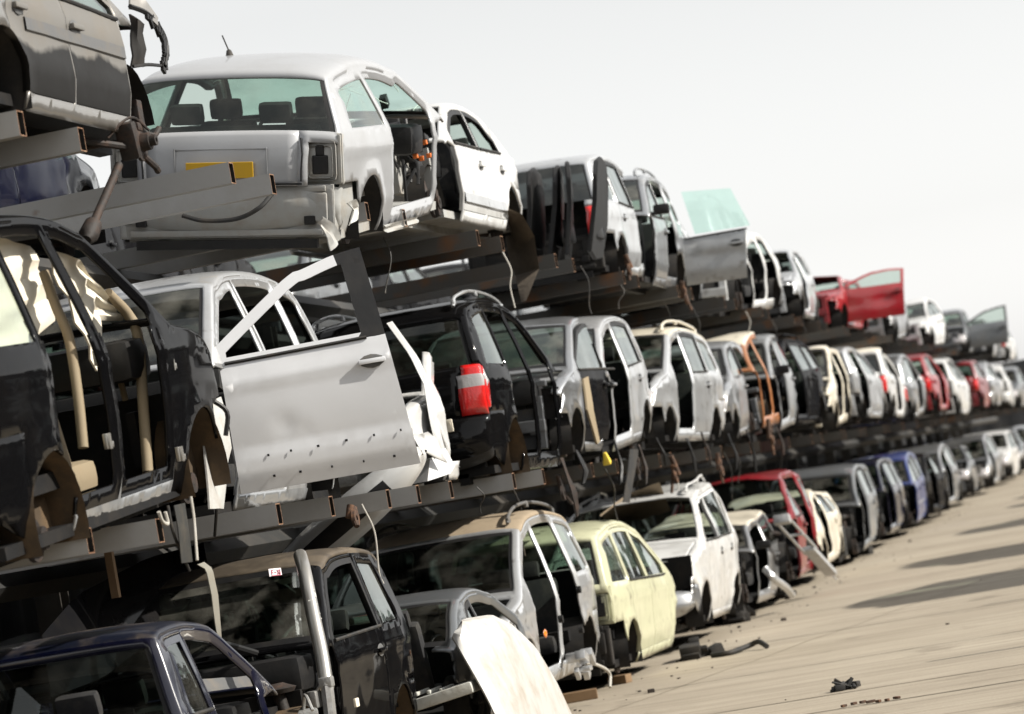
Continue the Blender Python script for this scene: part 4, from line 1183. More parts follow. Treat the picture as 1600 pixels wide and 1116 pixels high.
t12, _ = C('pale estate car just before the last white hatchback on the top tier', 'wagon', 'lightsilver', 101.0, T(104) - .16, -1, miss={'fbump'}, detail=1, res=.14, seed=16)
t13, _ = C('white hatchback at the right edge of the top tier', 'hatch', 'white', 111.0, T(113) - .16, 1, miss={'rbump'}, detail=1, res=.14, seed=17)

t0b, _ = C('dark navy hatchback deeper on the top tier left of the bumperless white hatchback', 'hatch', 'navy', 21.4, T(22) - .15, 1, Xs=-8.25, detail=1, res=.09, seed=70, tilt=0, nose=0, yaw=0, miss={'tail'}, crush=0)
# ================================================================== MIDDLE TIER
m0, m0o = C('glossy black off road car with doors gone and cream airbags hanging inside', 'suvbig', 'black', 15.85, 2.10, 1, Xs=-6.05, nose=4.5,
   miss=DR | {'hood', 'fbump', 'head', 'wsh', 'nowheel'}, linerm='liner', seatm='beige', inner='inner', detail=3, res=.055, seed=21, sillcol=M['midgrey'], dent=.003, glass='glass', cutf=4.5, fl=.09)
m1, m1o = C('silver off road car with its front door swung open towards us', 'suvdoor', 'lightsilver', 20.15, 2.06, -1, Xs=-6.46, sBo=.10, bw=.13, bpost=True, wfr=.028,
   miss={'hood', 'fbump', 'head', 'fenderL', 'rdoorL', 'win_fdoorL', 'win_quarterL'}, open_={'fdoorL': 73}, doorcol={'fdoorL': M['doorsilver']}, detail=3, res=.045, seed=22, dent=.004, crease=.60, dents=((2.75, .76, .07, .010), (2.62, .70, .035, .006), (2.2, .95, .30, .006)), frameblack=False, glass='glassdark', cutf=3.55, fl=.07, sillcol=M['midgrey'], inner='inner')
m1b, m1bo = C('cut off white car front with a dangling bumper under the open silver door', 'wagon', 'white', 25.0, 2.10, -1, Xs=-6.12, cat='car front',
   miss={'fdoorL', 'rdoorL', 'fdoorR', 'head', 'wsh', 'hood', 'roof', 'grille'}, detail=3, res=.06, seed=23, cutb=2.75, noint=True, hl=False, dent=.004, inner='whiteinner')
m3, m3o = C('black off road car on the middle tier with a large red tail lamp', 'suvm', 'black', 28.2, 2.08, 1, miss={'fdoorR', 'rdoorR', 'fenderR', 'hood', 'fbump', 'head'},
   detail=3, res=.05, seed=24, tl=(.80, 1.36, .24), tlu=.76, rails={'R': 1, 'L': 1, 'm': M['lightsilver']}, linerm='liner', cutf=3.3, glass='glass', rglass='glassdark', dent=.007)
m4, m4o = C('silver hatchback with a black door ajar, right of the red tail lamp', 'hatchT', 'silver', 31.1, 2.22, -1,
   miss={'hood', 'fbump', 'head'}, open_={'fdoorL': 3}, doorcol={'fdoorL': M['black2']}, detail=2, seed=25, cutb=1.7, frameblack=True, tilt=3)
m5, m5o = C('silver hatchback missing front door and wing, next after the black door ajar', 'hatchT', 'lightsilver', 33.0, 2.22, -1,
   miss={'hood', 'fbump', 'head', 'fenderL', 'fdoorL'}, detail=2, seed=26, cutf=3.3, mirrors={}, wglass='glassfront', tilt=2)
m6, m6o = C('silver estate car with pale roof rails missing its front door, middle tier', 'wagonT', 'lightsilver', 37.4, 2.22, -1,
   miss={'fdoorL', 'hood', 'fbump'}, detail=2, seed=27, rails={'L': 1, 'R': 1, 'm': M['goldwhite']}, roofcol=M['goldwhite'])
m6c, _ = C('grey saloon squeezed in before the orange wreck, middle tier', 'sedanT', 'silver', 42.3, 2.22, -1, miss={'hood', 'fbump', 'rdoorL'}, detail=1, res=.09, seed=28, cutb=1.2)
m7, _ = C('orange stripped hatchback on the middle tier', 'hatchT', 'orange', 44.2, 2.22, -1, Xs=-5.95, miss={'fdoorL', 'rdoorL', 'hood', 'fbump', 'head', 'fenderL', 'wsh'}, detail=1, res=.08, seed=29, crush=.5, frameblack=False, roofcol=M['goldwhite'], cutb=1.0)
m8, _ = C('grey silver hatchback with brown wheel arches behind the orange wreck', 'hatchT', 'midgrey', 47.1, 2.22, -1, miss={'hood', 'fdoorL', 'fbump', 'fenderL'}, detail=1, res=.09, seed=30, linerm='liner', mirrors={'mL': 0}, cutb=.9)
m9, _ = C('black estate car on the middle tier after the orange and silver pair', 'wagonT', 'black2', 49.6, 2.22, -1, miss={'fdoorL', 'hood', 'fbump', 'head'}, detail=1, res=.09, seed=31, rails={'L': 1, 'R': 1, 'm': M['black2']})
m10, _ = C('cream and silver hatchback with bare sides, right of the black estate', 'hatchT', 'goldwhite', 54.5, 2.22, -1, miss={'fdoorL', 'rdoorL', 'hood', 'fbump', 'head'}, detail=1, res=.09, seed=32, crush=.4, roofcol=M['goldwhite'])
m11, _ = C('silver hatchback showing its pale tinted rear window, middle tier', 'hatchT', 'lightsilver', 60.6, 2.22, 1, miss={'rbump', 'tail', 'rdoorR'}, detail=1, res=.09, seed=33, rglass='glassgreen')
m12, _ = C('cream roofed white hatchback behind the car with the pale tinted window', 'hatchT', 'white', 65.4, 2.22, 1, miss={'rbump', 'tailL', 'fdoorR'}, detail=1, res=.10, seed=34, roofcol=M['goldwhite'], glass='glasspriv')
m13, _ = C('silver people carrier with one red lamp just before the small red car', 'mpv', 'silver', 70.2, 2.22, 1, miss={'tailL', 'rbump', 'fdoorR'}, detail=1, res=.10, seed=35, glass='glasspriv')
m14, _ = C('bright red hatchback between the silver carrier and white van, middle tier', 'hatchT', 'red', 77.6, 2.22, 1, miss={'rglass', 'rbump', 'fdoorR'}, detail=1, res=.11, seed=36)
m15, _ = C('tall white van body far along the middle tier', 'mpvbig', 'white', 84.0, 2.10, 1, miss={'rglass', 'rbump', 'tail'}, detail=1, res=.12, seed=37, pwr=.5, cat='van')
m16, _ = C('dark red car just past the white van, middle tier', 'hatchT', 'darkred', 93.0, 2.22, 1, miss={'rbump'}, detail=1, res=.13, seed=38)
m17, _ = C('silver estate car just past the dark red car, middle tier', 'wagonT', 'silver', 99.0, 2.22, 1, miss={'tail'}, detail=1, res=.13, seed=39)

# ================================================================== GROUND ROW
g0, _ = C('silver estate car whose roof pillar just shows in the lower left corner', 'wagon', 'silver', 12.9, .0, 1, Xs=-6.15, detail=2, seed=41, miss={'fbump', 'hood'}, cutf=3.6)
g1, g1o = C('dark blue pickup cab at lower left with a dirty roof and scratched back window', 'pickup', 'navy', 16.6, .06, 1, Xs=-6.15, cat='pickup truck',
   miss={'fdoorR', 'hood', 'fbump', 'head', 'fenderR', 'wsh'}, detail=3, res=.055, seed=42, cutf=3.9, glass='glass', rglass='glassdark', roofcol=M['navydust'], frameblack=False, inner='inner')
g2, g2o = C('black boxy off road car with a dusty roof and its hood thrown back', 'jeep', 'black', 20.65, .15, -1, Xs=-6.12,
   miss={'hood', 'fbump', 'head', 'fenderL', 'fenderR', 'win_fdoorL', 'win_fdoorR'}, detail=3, res=.05, seed=43, cutf=3.45, threedoor=True, glass='glass', wglass='glassfront', roofcol=M['dustdark'], linerm='liner', dent=.007)
g3, g3o = C('small dark coupe with a scratched roof, half hidden behind the loose white hood', 'coupe', 'grey', 24.4, .12, 1, Xs=-5.95, detail=3, res=.06, seed=44,
   miss={'gate', 'rbump', 'tail', 'hood', 'fbump', 'fdoorR'}, cutf=2.9, cutb=.30, glass='glass')
g4, g4o = C('silver people carrier on the ground with open door frames and an orange side lamp', 'mpvbig', 'lightsilver', 27.15, .13, -1, Xs=-6.1,
   miss={'fdoorL', 'rdoorL', 'hood', 'fbump', 'head'}, detail=3, res=.06, seed=45, cutf=4.5, rails={'L': 1, 'R': 1, 'm': M['plasticgrey']}, roofcol=M['dustroof'], wglass='glassdark')
g5, g5o = C('pale yellow hatchback on the ground with an empty tail lamp socket', 'mpvm', 'yellow', 32.1, .0, 1, Xs=-6.08, miss={'tail', 'rbump', 'gate'}, detail=2, res=.06, seed=46, frameblack=False, cutf=3.7, handles=False)
g6, g6o = C('battered white off road car on the ground with a buckled tan roof and dangling bumper', 'suvm', 'white', 36.5, .08, -1, Xs=-5.98, miss={'head', 'grille', 'wsh', 'win_fdoorL'}, detail=2, res=.07, seed=47, crush=0.3, dent=.03,
   fbcol=M['silver'], rails={'L': 1, 'R': 1, 'm': M['white']}, frameblack=False)
g7, _ = C('silver hatchback with door mirror squeezed between the white wreck and red wreck', 'hatch', 'silver', 41.5, .02, -1, miss={'fdoorL', 'hood', 'fbump', 'head', 'fenderL'}, mirrors={'mL': 0}, detail=2, res=.08, seed=48, crush=0.5, dent=.02, roofcol=M['goldwhite'])
g8, _ = C('crushed red people carrier on the ground behind the leaning metal strut', 'mpvbig', 'darkred', 44.0, .12, -1, Xs=-5.85, miss={'rdoorL', 'hood', 'fbump', 'head', 'fenderL', 'wsh'}, detail=2, res=.08, seed=49, crush=0.35, dent=.05, frameblack=False, cutf=3.9)
g9, _ = C('cream estate car with a stripped front on the ground, right of the red wreck', 'wagon', 'goldwhite', 49.6, .02, -1, miss={'hood', 'fbump', 'head', 'fdoorL'}, detail=1, res=.08, seed=50, crush=0.5, dent=.03, inner='inner')
g10, _ = C('grey estate car with a closed rear door on the ground, before the blue car', 'wagonT', 'grey', 55.2, .02, -1, miss={'hood', 'fbump', 'fdoorL', 'fenderL', 'head'}, detail=1, res=.09, seed=51, doorcol={'rdoorL': M['midgrey']})
g11, _ = C('bright blue estate car on the ground row', 'wagonT', 'midblue', 66.0, .02, -1, miss={'hood', 'fbump', 'head', 'fenderL'}, detail=1, res=.09, seed=52, side_trim=(.62, .03, 'lightsilver'))
g12, _ = C('silver hatchback with its nose stripped behind the black saloon, ground row', 'hatchT', 'silver', 75.5, .02, -1, miss={'hood', 'fbump', 'fenderL', 'fdoorL'}, detail=1, res=.11, seed=53)
g13, _ = C('dark grey saloon behind the stripped nosed silver hatchback, ground row', 'sedanT', 'grey', 83.0, .02, -1, miss={'hood', 'fbump'}, detail=1, res=.12, seed=54)
g14, _ = C('pale grey people carrier far along the ground row', 'mpv', 'silver', 92.0, .02, -1, miss={'fbump', 'fdoorL', 'hood'}, detail=1, res=.13, seed=55)
g15, _ = C('white hatchback far along the ground row, third from its end', 'hatchT', 'white', 101.0, .02, -1, miss={'fbump'}, detail=1, res=.14, seed=56)

m18, _ = C('last white estate car on the middle tier before the frame ends', 'wagonT', 'white', 106.0, 2.12, 1, miss={'tail'}, detail=1, res=.15, seed=57)
m19, _ = C('dark hatchback glimpsed past the last white estate, middle tier', 'hatchT', 'grey', 112.5, 2.12, -1, miss={'fbump'}, detail=1, res=.15, seed=58)
g16, _ = C('dark grey estate beyond the white car at the end of the ground row', 'wagonT', 'grey', 107.5, .02, -1, miss={'fbump'}, detail=1, res=.15, seed=59)
g17, _ = C('silver people carrier farthest along the ground row', 'mpv', 'silver', 114.0, .02, -1, miss={'fbump'}, detail=1, res=.15, seed=60)
g10b, _ = C('dark blue black wreck between the grey estate and the bright blue car', 'wagonT', 'navy', 60.6, .02, -1, miss={'hood', 'fbump', 'head', 'fenderL', 'fdoorL', 'wsh'}, detail=1, res=.10, seed=61)
g11b, _ = C('black saloon in the gap right behind the bright blue estate', 'sedanT', 'black2', 70.8, .02, -1, miss={'hood', 'fbump', 'fdoorL'}, detail=1, res=.11, seed=62)
# ------------------------------------------------------------------ copies: the row behind the rack and the row across the aisle
def copy_tree(root, M4, label, cat, group):
    def cp(o, parent):
        c = o.copy(); COL.objects.link(c)
        if parent is not None:
            c.parent = parent; c.matrix_parent_inverse = o.matrix_parent_inverse.copy()
        for ch in o.children: cp(ch, c)
        return c
    for k in ('label', 'category', 'group'): pass
    c = cp(root, None); c.matrix_world = M4; tag(c, label, cat, group); return c
rng = random.Random(11)
protos = [m9, g13, g10b, g11b, g13, m9]
for tier, z in ((0, .02), (1, 2.12), (2, 0)):
    for k in range(27):
        y = 20.5 + 4.6 * k + rng.uniform(-.2, .2); pr = protos[(k * 2 + tier * 3) % 6]
        if tier == 2: z = topz(y) - .15; pr = (m9, g13, g11b)[k % 3]
        M4 = Matrix.Translation((-11.0, y, z)) @ Matrix.Rotation(R(rng.uniform(-3, 3)), 4, 'Z') @ Matrix.Rotation(R(90 if (k + tier) % 2 else -90), 4, 'Z')
        copy_tree(pr, M4, 'dim car wreck in the shade behind the front row', 'wrecked car', 'cars on the far side of the rack')
# across the aisle, outside the frame: these throw the shadows on the concrete and darken the reflections
rack2 = empty('cantilever_rack', (5.4, 60, 0)); tag(rack2, 'second steel rack of wrecks across the aisle outside the frame', 'rack')
for k in range(0, 24, 2):
    y = 14 + 3.8 * k; b = MB(); b.box((6.4, y + .5, 2.3), (.2, .2, 4.6)); b.box((5.2, y, 2.2), (3.0, .10, .14)); b.box((5.2, y, 4.4), (3.0, .10, .14))
    o = b.build('post', M['armdark']); o.parent = rack2; o.matrix_parent_inverse = Matrix.Translation((-5.4, -60, 0))
XR = 4.62
for tier, z in ((0, .02), (1, 2.1), (2, 4.35)):
    for k in range(18 if tier < 2 else 9):
        y = 12.0 + 4.9 * k if tier < 2 else [19.4, 42.0, 50.6, 63.5, 75.0, 83.0, 90, 96, 101][k]
        pr = [m9, g13, m9, g11b, m9][(k + tier) % 5]
        M4 = Matrix.Translation((XR - .1 * tier, y, z)) @ Matrix.Rotation(R(rng.uniform(-2, 2)), 4, 'Z') @ Matrix.Rotation(R(90 if (k + tier) % 2 else -90), 4, 'Z')
        copy_tree(pr, M4, 'dark car wreck in the row across the aisle', 'wrecked car', 'cars across the aisle')

b = MB(); b.grid([[Vector((8.2 + (.03 if (k // 2) % 2 else -.03), -20 + .5 * k, 0)), Vector((8.2 + (.03 if (k // 2) % 2 else -.03), -20 + .5 * k, 5.8))] for k in range(0, 300)])  # added unseen screen: closes off low sky light and darkens paint reflections
o = b.build('steel_fence', M['cabin']); tag(o, 'added unseen steel fence blocking low sky light behind the row across the aisle', 'fence')
# ------------------------------------------------------------------ loose parts, torn pieces, cables and litter
V_ = Vector
bpy.context.view_layer.update()
def drop(x, y, z=9.0):
    r = S.ray_cast(bpy.context.evaluated_depsgraph_get(), V_((x, y, z)), V_((0, 0, -1))); return r[1]
def local(root, pts): 
    mi = root.matrix_world.inverted(); return [mi @ V_(p) for p in pts]
def part(mb, name, mats, root, smooth=True):
    """mesh collected in world coordinates becomes a part of the thing root"""
    o = mb.build(name, mats, None, smooth, root.matrix_world.inverted()); o.parent = root; return o
def thing(mb, name, mats, label, cat, group=None, smooth=True):
    c = V_((0, 0, 0)); vs = [v.co.copy() for v in mb.bm.verts]
    c = V_((sum(v.x for v in vs) / len(vs), sum(v.y for v in vs) / len(vs), min(v.z for v in vs)))
    o = mb.build(name, mats, None, smooth, Matrix.Translation(-c)); o.location = c; return tag(o, label, cat, group)
def sheet(P, Q, nu, nv, th=.012, wave=0, seed=0, nrm=(1, 0, 0), bulge=0):
    """a bent sheet between polyline P (one edge) and Q (other edge), thickened along nrm"""
    def along(L_, t):
        k = t * (len(L_) - 1); i = min(int(k), len(L_) - 2); return V_(L_[i]).lerp(V_(L_[i + 1]), k - i)
    b = MB(); nrm = V_(nrm); G1 = []; G2 = []
    for i in range(nu + 1):
        r1 = []; r2 = []
        for j in range(nv + 1):
            p = along(P, i / nu).lerp(along(Q, i / nu), j / nv)
            p = p + nrm * bulge * sin(pi * j / nv) * (.6 + .4 * sin(pi * i / nu))
            p = p + nrm * wave * (noise.noise(p * 4.0 + V_((seed, 0, 0))) + .6 * sin(j * 1.9 + i * .4))
            r1.append(p); r2.append(p - nrm * th)
        G1.append(r1); G2.append(r2)
    b.grid(G1); b.grid([r[::-1] for r in G2])
    for A_, B_ in ((G1[0], G2[0]), (G1[-1], G2[-1]), ([r[0] for r in G1], [r[0] for r in G2]), ([r[-1] for r in G1], [r[-1] for r in G2])): b.grid([A_, B_])
    return b
def curve(pts, n=8):
    Q = [V_(pts[0]) * 2 - V_(pts[1])] + [V_(p) for p in pts] + [V_(pts[-1]) * 2 - V_(pts[-2])]; out = []
    for i in range(1, len(Q) - 2):
        a, b_, c, d = Q[i - 1:i + 3]
        for k in range(n):
            t = k / n; out.append(.5 * ((2 * b_) + (c - a) * t + (2 * a - 5 * b_ + 4 * c - d) * t * t + (3 * b_ - a - 3 * c + d) * t ** 3))
    out.append(Q[-2]); return out
def tube(pts, r, n=8, **k):
    b = MB(); b.tube(curve(pts), r, n, **k); return b

# --- torn wing, hub and shaft of the gold saloon
b = MB(); rim = [(-6.080, 19.586, 5.511), (-6.040, 19.770, 5.482), (-6.020, 19.909, 5.419), (-6.000, 19.957, 5.328), (-6.000, 19.937, 5.243), (-6.000, 19.840, 5.137)]
b.tube(curve(rim, 5), .016, 6)
b.tube(curve([(-6.000, 19.840, 5.137), (-6.020, 19.570, 5.123), (-6.080, 19.438, 5.110)], 4), .012, 5)
rr = random.Random(4)
for p in curve(rim, 5)[6:]: b.box(p + V_((0, -.03, -.02)), (.02, rr.uniform(.04, .10), rr.uniform(.03, .07)), rot=Matrix.Rotation(rr.uniform(-1, 1), 3, 'X'))
part(b, 'torn_wing_edge', M['plastic'], t0, False)
b = sheet([(-6.100, 19.623, 5.470), (-6.060, 19.596, 5.426), (-6.060, 19.766, 5.411)], [(-6.120, 19.540, 5.128), (-6.100, 19.608, 5.131), (-6.100, 19.769, 5.146)], 6, 5, wave=.015); part(b, 'wheel_liner', M['linerdark'], t0)
b = sheet([(-6.120, 19.816, 5.679), (-6.050, 19.814, 5.581), (-6.000, 19.895, 5.455)], [(-6.100, 19.655, 5.506), (-6.050, 19.728, 5.492), (-6.000, 19.852, 5.400)], 8, 3, wave=.006); part(b, 'front_wing', M['gold'], t0)
hub = V_((-6.060, 19.345, 4.618))
b = MB(); b.lathe([(.02, .10), (.045, .10), (.045, .05), (.07, .05), (.075, -.02), (.15, -.03), (.15, -.055), (.02, -.055)], 'x', hub, 26)
b.box(hub + V_((-.10, -.10, .02)), (.16, .12, .30), rot=Matrix.Rotation(.25, 3, 'X'), bev=.03); b.box(hub + V_((-.06, .05, .13)), (.10, .22, .07), bev=.02)
b.tube([hub + V_((-.05, .0, -.08)), hub + V_((.02, .12, -.20)), hub + V_((.0, .22, -.22))], .028, 8)
b.tube([hub + V_((-.05, .05, .10)), hub + V_((.02, .22, .06)), hub + V_((.03, .34, .13))], .026, 8)
b.tube(curve([hub + V_((-.2, -.3, .05)), hub + V_((-.1, -.2, .16)), hub + V_((-.04, -.05, .20)), hub + V_((.02, .1, .1))], 5), .012, 6)
b.tube([hub + V_((-.1, -.1, -.03)), hub + V_((-.4, -.5, .06))], .03, 8); b.tube([hub + V_((-.1, -.05, .03)), hub + V_((-.5, -.4, .0))], .022, 8)
for v in b.bm.verts: v.co = hub + (v.co - hub) * .78
part(b, 'front_hub', M['darkrust'], t0)
b = MB(); p0 = V_((-6.200, 19.193, 4.490)); p1 = V_((-6.250, 18.485, 3.997))
b.tube([p0, p0.lerp(p1, .78), p0.lerp(p1, .80), p0.lerp(p1, .93), p1], .03, 12, radii=[.026, .028, .055, .062, .03]); part(b, 'drive_shaft', M['darkrust'], t0)

# --- white hatchback: aerial, hanging hose, wiring in the open front
b = MB(); a0 = drop(*(-7.097, 25.300, 5.905)[:2]); b.lathe([(.035, -.01), (.02, .04), (.008, .05)], 'z', a0, 12); b.tube([a0 + V_((0, 0, .04)), a0 + V_((-.03, -.01, .17))], .006, 6); part(b, 'antenna', M['rubber'], t1)
part(tube([(-7.289, 23.900, 4.622), (-7.121, 23.900, 4.550), (-6.868, 23.900, 4.517), (-6.679, 23.900, 4.565), (-6.588, 24.000, 4.662)], .018), 'hose', M['rubber'], t1)
b = MB(); rr = random.Random(9)
for k in range(16):
    c0 = V_((-6.220, 27.761, 5.312)); p = c0 + V_((rr.uniform(-.3, .12), rr.uniform(-.3, .3), rr.uniform(-.25, .35)))
    q2 = p + V_((rr.uniform(-.15, .15), rr.uniform(-.3, .3), rr.uniform(-.45, -.1)))
    b.tube(curve([p, p.lerp(q2, .5) + V_((rr.uniform(-.08, .08), rr.uniform(-.1, .1), .05)), q2], 5), rr.uniform(.008, .018), 6)
    b.box(p, (rr.uniform(.05, .12), rr.uniform(.05, .16), rr.uniform(.05, .14)), rot=Matrix.Rotation(rr.uniform(-.6, .6), 3, 'X'), bev=.008)
part(b, 'wiring_loom', M['plastic'], t1)
b = MB()
for k in range(5): b.box(V_((-6.120, 27.265, 5.159)) + V_((rr.uniform(-.05, .05), rr.uniform(-.14, .14), rr.uniform(-.08, .05))), (.04, .05, .04), bev=.005)
part(b, 'wiring_plug', M['orangebit'], t1)
b = MB(); rr = random.Random(12)
for k in range(11):
    p = V_((-6.381, 27.000, 5.760)) + V_((rr.uniform(-.7, .3), rr.uniform(-.2, .5), rr.uniform(-.25, .2))); q2 = p + V_((rr.uniform(-.35, .35), rr.uniform(-.1, .1), rr.uniform(-.14, .14)))
    b.tube([p, p.lerp(q2, .5) + V_((0, 0, rr.uniform(-.03, .03))), q2], .004, 4)
part(b, 'glass_crack', M['chalk'], t1)
# --- hanging arch liner below the second white car
b = sheet([(-6.060, 30.351, 4.786), (-6.000, 30.618, 4.733), (-5.980, 30.954, 4.526), (-6.000, 31.031, 4.217), (-6.050, 30.348, 3.893)], [(-6.300, 31.289, 4.761), (-6.340, 31.349, 4.612), (-6.360, 31.428, 4.414), (-6.300, 31.320, 4.219), (-6.120, 30.473, 3.897)], 16, 7, th=.01, wave=.012, nrm=(.6, -.7, 0))
thing(b, 'wheel_arch_liner', M['liner2'], 'brown dusty arch liner hanging down from the white saloon on top', 'arch liner')
# --- black door skins stacked behind the second white car
def door_skin(y0, x, z, lean, mat, yaw=0, h=.92, l=1.08):
    poly = [(0, .05), (.04, .5), (.02, .72), (.18, .86), (.55, .92), (.92, .88), (1.0, .70), (1.04, .35), (.98, .04), (.5, 0)]
    b = MB(); xf = Matrix.Translation((x, y0, z)) @ Matrix.Rotation(R(yaw), 4, 'Z') @ Matrix.Rotation(R(lean), 4, 'Y')
    P_ = [xf @ V_((0.05 * sin(pi * zz), yy * l, zz * h / .92)) for yy, zz in poly]
    b.prism(P_, xf.to_3x3() @ V_((.05, 0, 0)))
    e_ = [e for e in b.bm.edges]
    bmesh.ops.bevel(b.bm, geom=e_, offset=.012, segments=2, affect='EDGES')
    b.box(xf @ V_((.055, .5 * l, .35)), (.03, .5, .24), bev=.03); b.box(xf @ V_((.06, .62 * l, .62)), (.03, .2, .05), bev=.01)
    return b
for k, (px, nm) in enumerate(((-6.72, 'black door skin leaning leftmost of the four behind the white car'), (-6.50, 'black door skin second from the left in the leaning stack of four'), (-6.28, 'black door skin third from the left in the leaning stack of four'), (-6.06, 'black door skin nearest the red lamp in the stack of four'))):
    b = door_skin(33.9 + .1 * (k % 2), px, topz(33) + .02, 9 + 3 * (k % 2), None, yaw=4 + 3 * (k % 3), h=1.12, l=1.15)
    thing(b, 'door_skin', M['plastic'], nm, 'car door', 'stacked black door skins')
# --- glass standing up behind the grey open door
b = MB(); P_ = [(-6.272, 43.200, 5.742), (-5.609, 43.200, 5.666), (-5.436, 43.200, 5.129), (-6.185, 43.200, 5.150)]
b.prism([V_(p) for p in P_], (0, .008, 0)); thing(b, 'window_pane', M['glassgreen2'], 'pale green pane of glass standing above the grey open door', 'glass pane', smooth=False)
# --- black off road car: airbags, trims, hinges
b = sheet([(-6.420, 17.095, 3.979), (-6.400, 17.439, 3.984), (-6.360, 17.856, 3.957)], [(-6.450, 17.059, 3.306), (-6.460, 17.726, 3.388), (-6.360, 18.077, 3.525)], 12, 10, wave=.03, seed=3); part(b, 'airbag', M['airbag'], m0)
b = sheet([(-6.340, 18.010, 3.944), (-6.360, 18.546, 3.892), (-6.340, 19.016, 3.691)], [(-6.340, 18.518, 3.220), (-6.420, 19.032, 3.555), (-6.360, 19.291, 3.549)], 12, 10, wave=.03, seed=6); part(b, 'airbag', M['airbag'], m0)
part(tube([(-6.320, 17.841, 3.795), (-6.270, 17.814, 3.578), (-6.220, 17.797, 3.382), (-6.200, 17.725, 3.043), (-6.200, 17.665, 2.747)], .03, 10), 'pillar_trim', M['beige'], m0)
part(tube([(-6.360, 19.036, 3.711), (-6.320, 19.236, 3.573), (-6.270, 19.202, 3.410), (-6.250, 19.007, 2.967), (-6.250, 18.888, 2.583)], .034, 10), 'pillar_trim', M['beige'], m0)
part(tube([(-6.600, 19.350, 3.412), (-6.500, 19.266, 3.332), (-6.450, 19.250, 3.202), (-6.450, 19.299, 3.061)], .02), 'grab_handle', M['beige'], m0)
for q in ((-6.120, 17.914, 3.253), (-6.100, 17.787, 2.764), (-6.080, 19.146, 3.223), (-6.060, 18.953, 2.658)):
    b = MB(); q = V_(q); b.box(q, (.025, .04, .09), bev=.006); b.box(q + V_((.02, .012, -.02)), (.035, .022, .035), bev=.005); b.lathe([(.0, -.05), (.009, -.045), (.009, .045), (0, .045)], 'z', q + V_((.025, 0, 0)), 8); part(b, 'door_hinge', M['tube'], m0)
b = sheet([(-6.250, 20.089, 2.959), (-6.220, 19.989, 2.705), (-6.200, 19.867, 2.313)], [(-6.220, 20.553, 3.035), (-6.200, 20.533, 2.691), (-6.200, 20.137, 2.302)], 10, 4, wave=.015); part(b, 'inner_wing', M['primer'], m0)
b = MB(); rr = random.Random(21)
for k in range(10):
    p = V_((-6.200, 20.318, 2.738)) + V_((rr.uniform(-.2, .06), rr.uniform(-.15, .2), rr.uniform(-.35, .3)))
    b.tube(curve([p, p + V_((rr.uniform(-.1, .1), rr.uniform(-.1, .1), -.1)), p + V_((rr.uniform(-.1, .1), rr.uniform(-.15, .15), -.25))], 4), rr.uniform(.008, .02), 6); b.box(p, (.06, .08, .06), bev=.01)
part(b, 'front_wiring', M['plastic'], m0)
# --- loose ends on the ledge under the black car
for pts, r, mt, lb in (([(-6.080, 18.638, 2.358), (-6.080, 18.652, 2.203), (-6.100, 18.797, 2.082), (-6.100, 18.901, 1.952)], .010, 'wire', 'dark cable dangling under the black off road car sill'),
                       ([(-6.050, 19.018, 2.394), (-6.050, 19.007, 2.260), (-6.050, 18.959, 2.105), (-6.050, 18.928, 2.005)], .010, 'palewire', 'pale cable dangling at the front end of the black car sill'),
                       ([(-6.060, 18.389, 2.326), (-6.060, 18.430, 2.267), (-6.060, 18.519, 2.251), (-6.060, 18.508, 2.321)], .012, 'palewire', 'short pale hook of cable under the black car sill')):
    thing(tube(pts, r), 'hanging_cable', M[mt], lb, 'cable')
b = sheet([(-6.050, 18.667, 2.352), (-6.050, 18.656, 2.197), (-6.080, 18.718, 2.005)], [(-6.050, 18.884, 2.360), (-6.050, 18.877, 2.187), (-6.080, 18.918, 2.002)], 8, 2, th=.006, wave=.004); thing(b, 'webbing_strap', M['strap'], 'dark webbing strap hanging straight from the middle tier', 'strap')
b = sheet([(-6.350, 19.866, 1.980), (-6.300, 19.862, 1.939), (-6.300, 19.890, 1.773), (-6.320, 19.932, 1.567), (-6.350, 20.030, 1.449)], [(-6.350, 20.020, 1.988), (-6.300, 20.012, 1.939), (-6.300, 20.023, 1.764), (-6.320, 20.025, 1.560), (-6.350, 20.083, 1.445)], 14, 2, th=.006, wave=.004); thing(b, 'webbing_strap', M['strapL'], 'pale webbing strap draped over the windscreen of the black boxy car', 'strap')
b = MB(); p = V_((-7.000, 20.092, 2.228)); b.box(p + V_((0, 0, -.12)), (.05, .05, .5)); thing(b, 'hanging_bar', M['wood'], 'short orange brown bar standing behind the rack arm at left', 'bar', smooth=False)
# --- open silver door: clip holes, dents, recess
dm = m1o['fdoorL']; mw = m1.matrix_world @ dm.matrix_local
DV = [mw @ v.co for v in dm.data.vertices]
def doorface(x, z):
    near = sorted(DV, key=lambda v: (v.x - x) ** 2 + (v.z - z) ** 2)[:6]
    return min(v.y for v in near) - .002
for q in ((-6.280, 21.250, 2.634), (-6.128, 21.250, 2.638), (-5.946, 21.250, 2.637), (-5.759, 21.250, 2.643), (-5.573, 21.250, 2.646), (-5.392, 21.250, 2.649), (-6.270, 21.250, 2.487), (-6.097, 21.250, 2.484), (-5.883, 21.250, 2.481), (-5.675, 21.250, 2.480), (-5.468, 21.250, 2.479), (-5.253, 21.250, 2.476)):
    b = MB(); b.box((q[0], doorface(q[0], q[2]), q[2]), (.015 + .004 * sin(q[0] * 40), .006, .016), bev=.002)
    part(b, 'clip_hole', M['plastic'], m1)
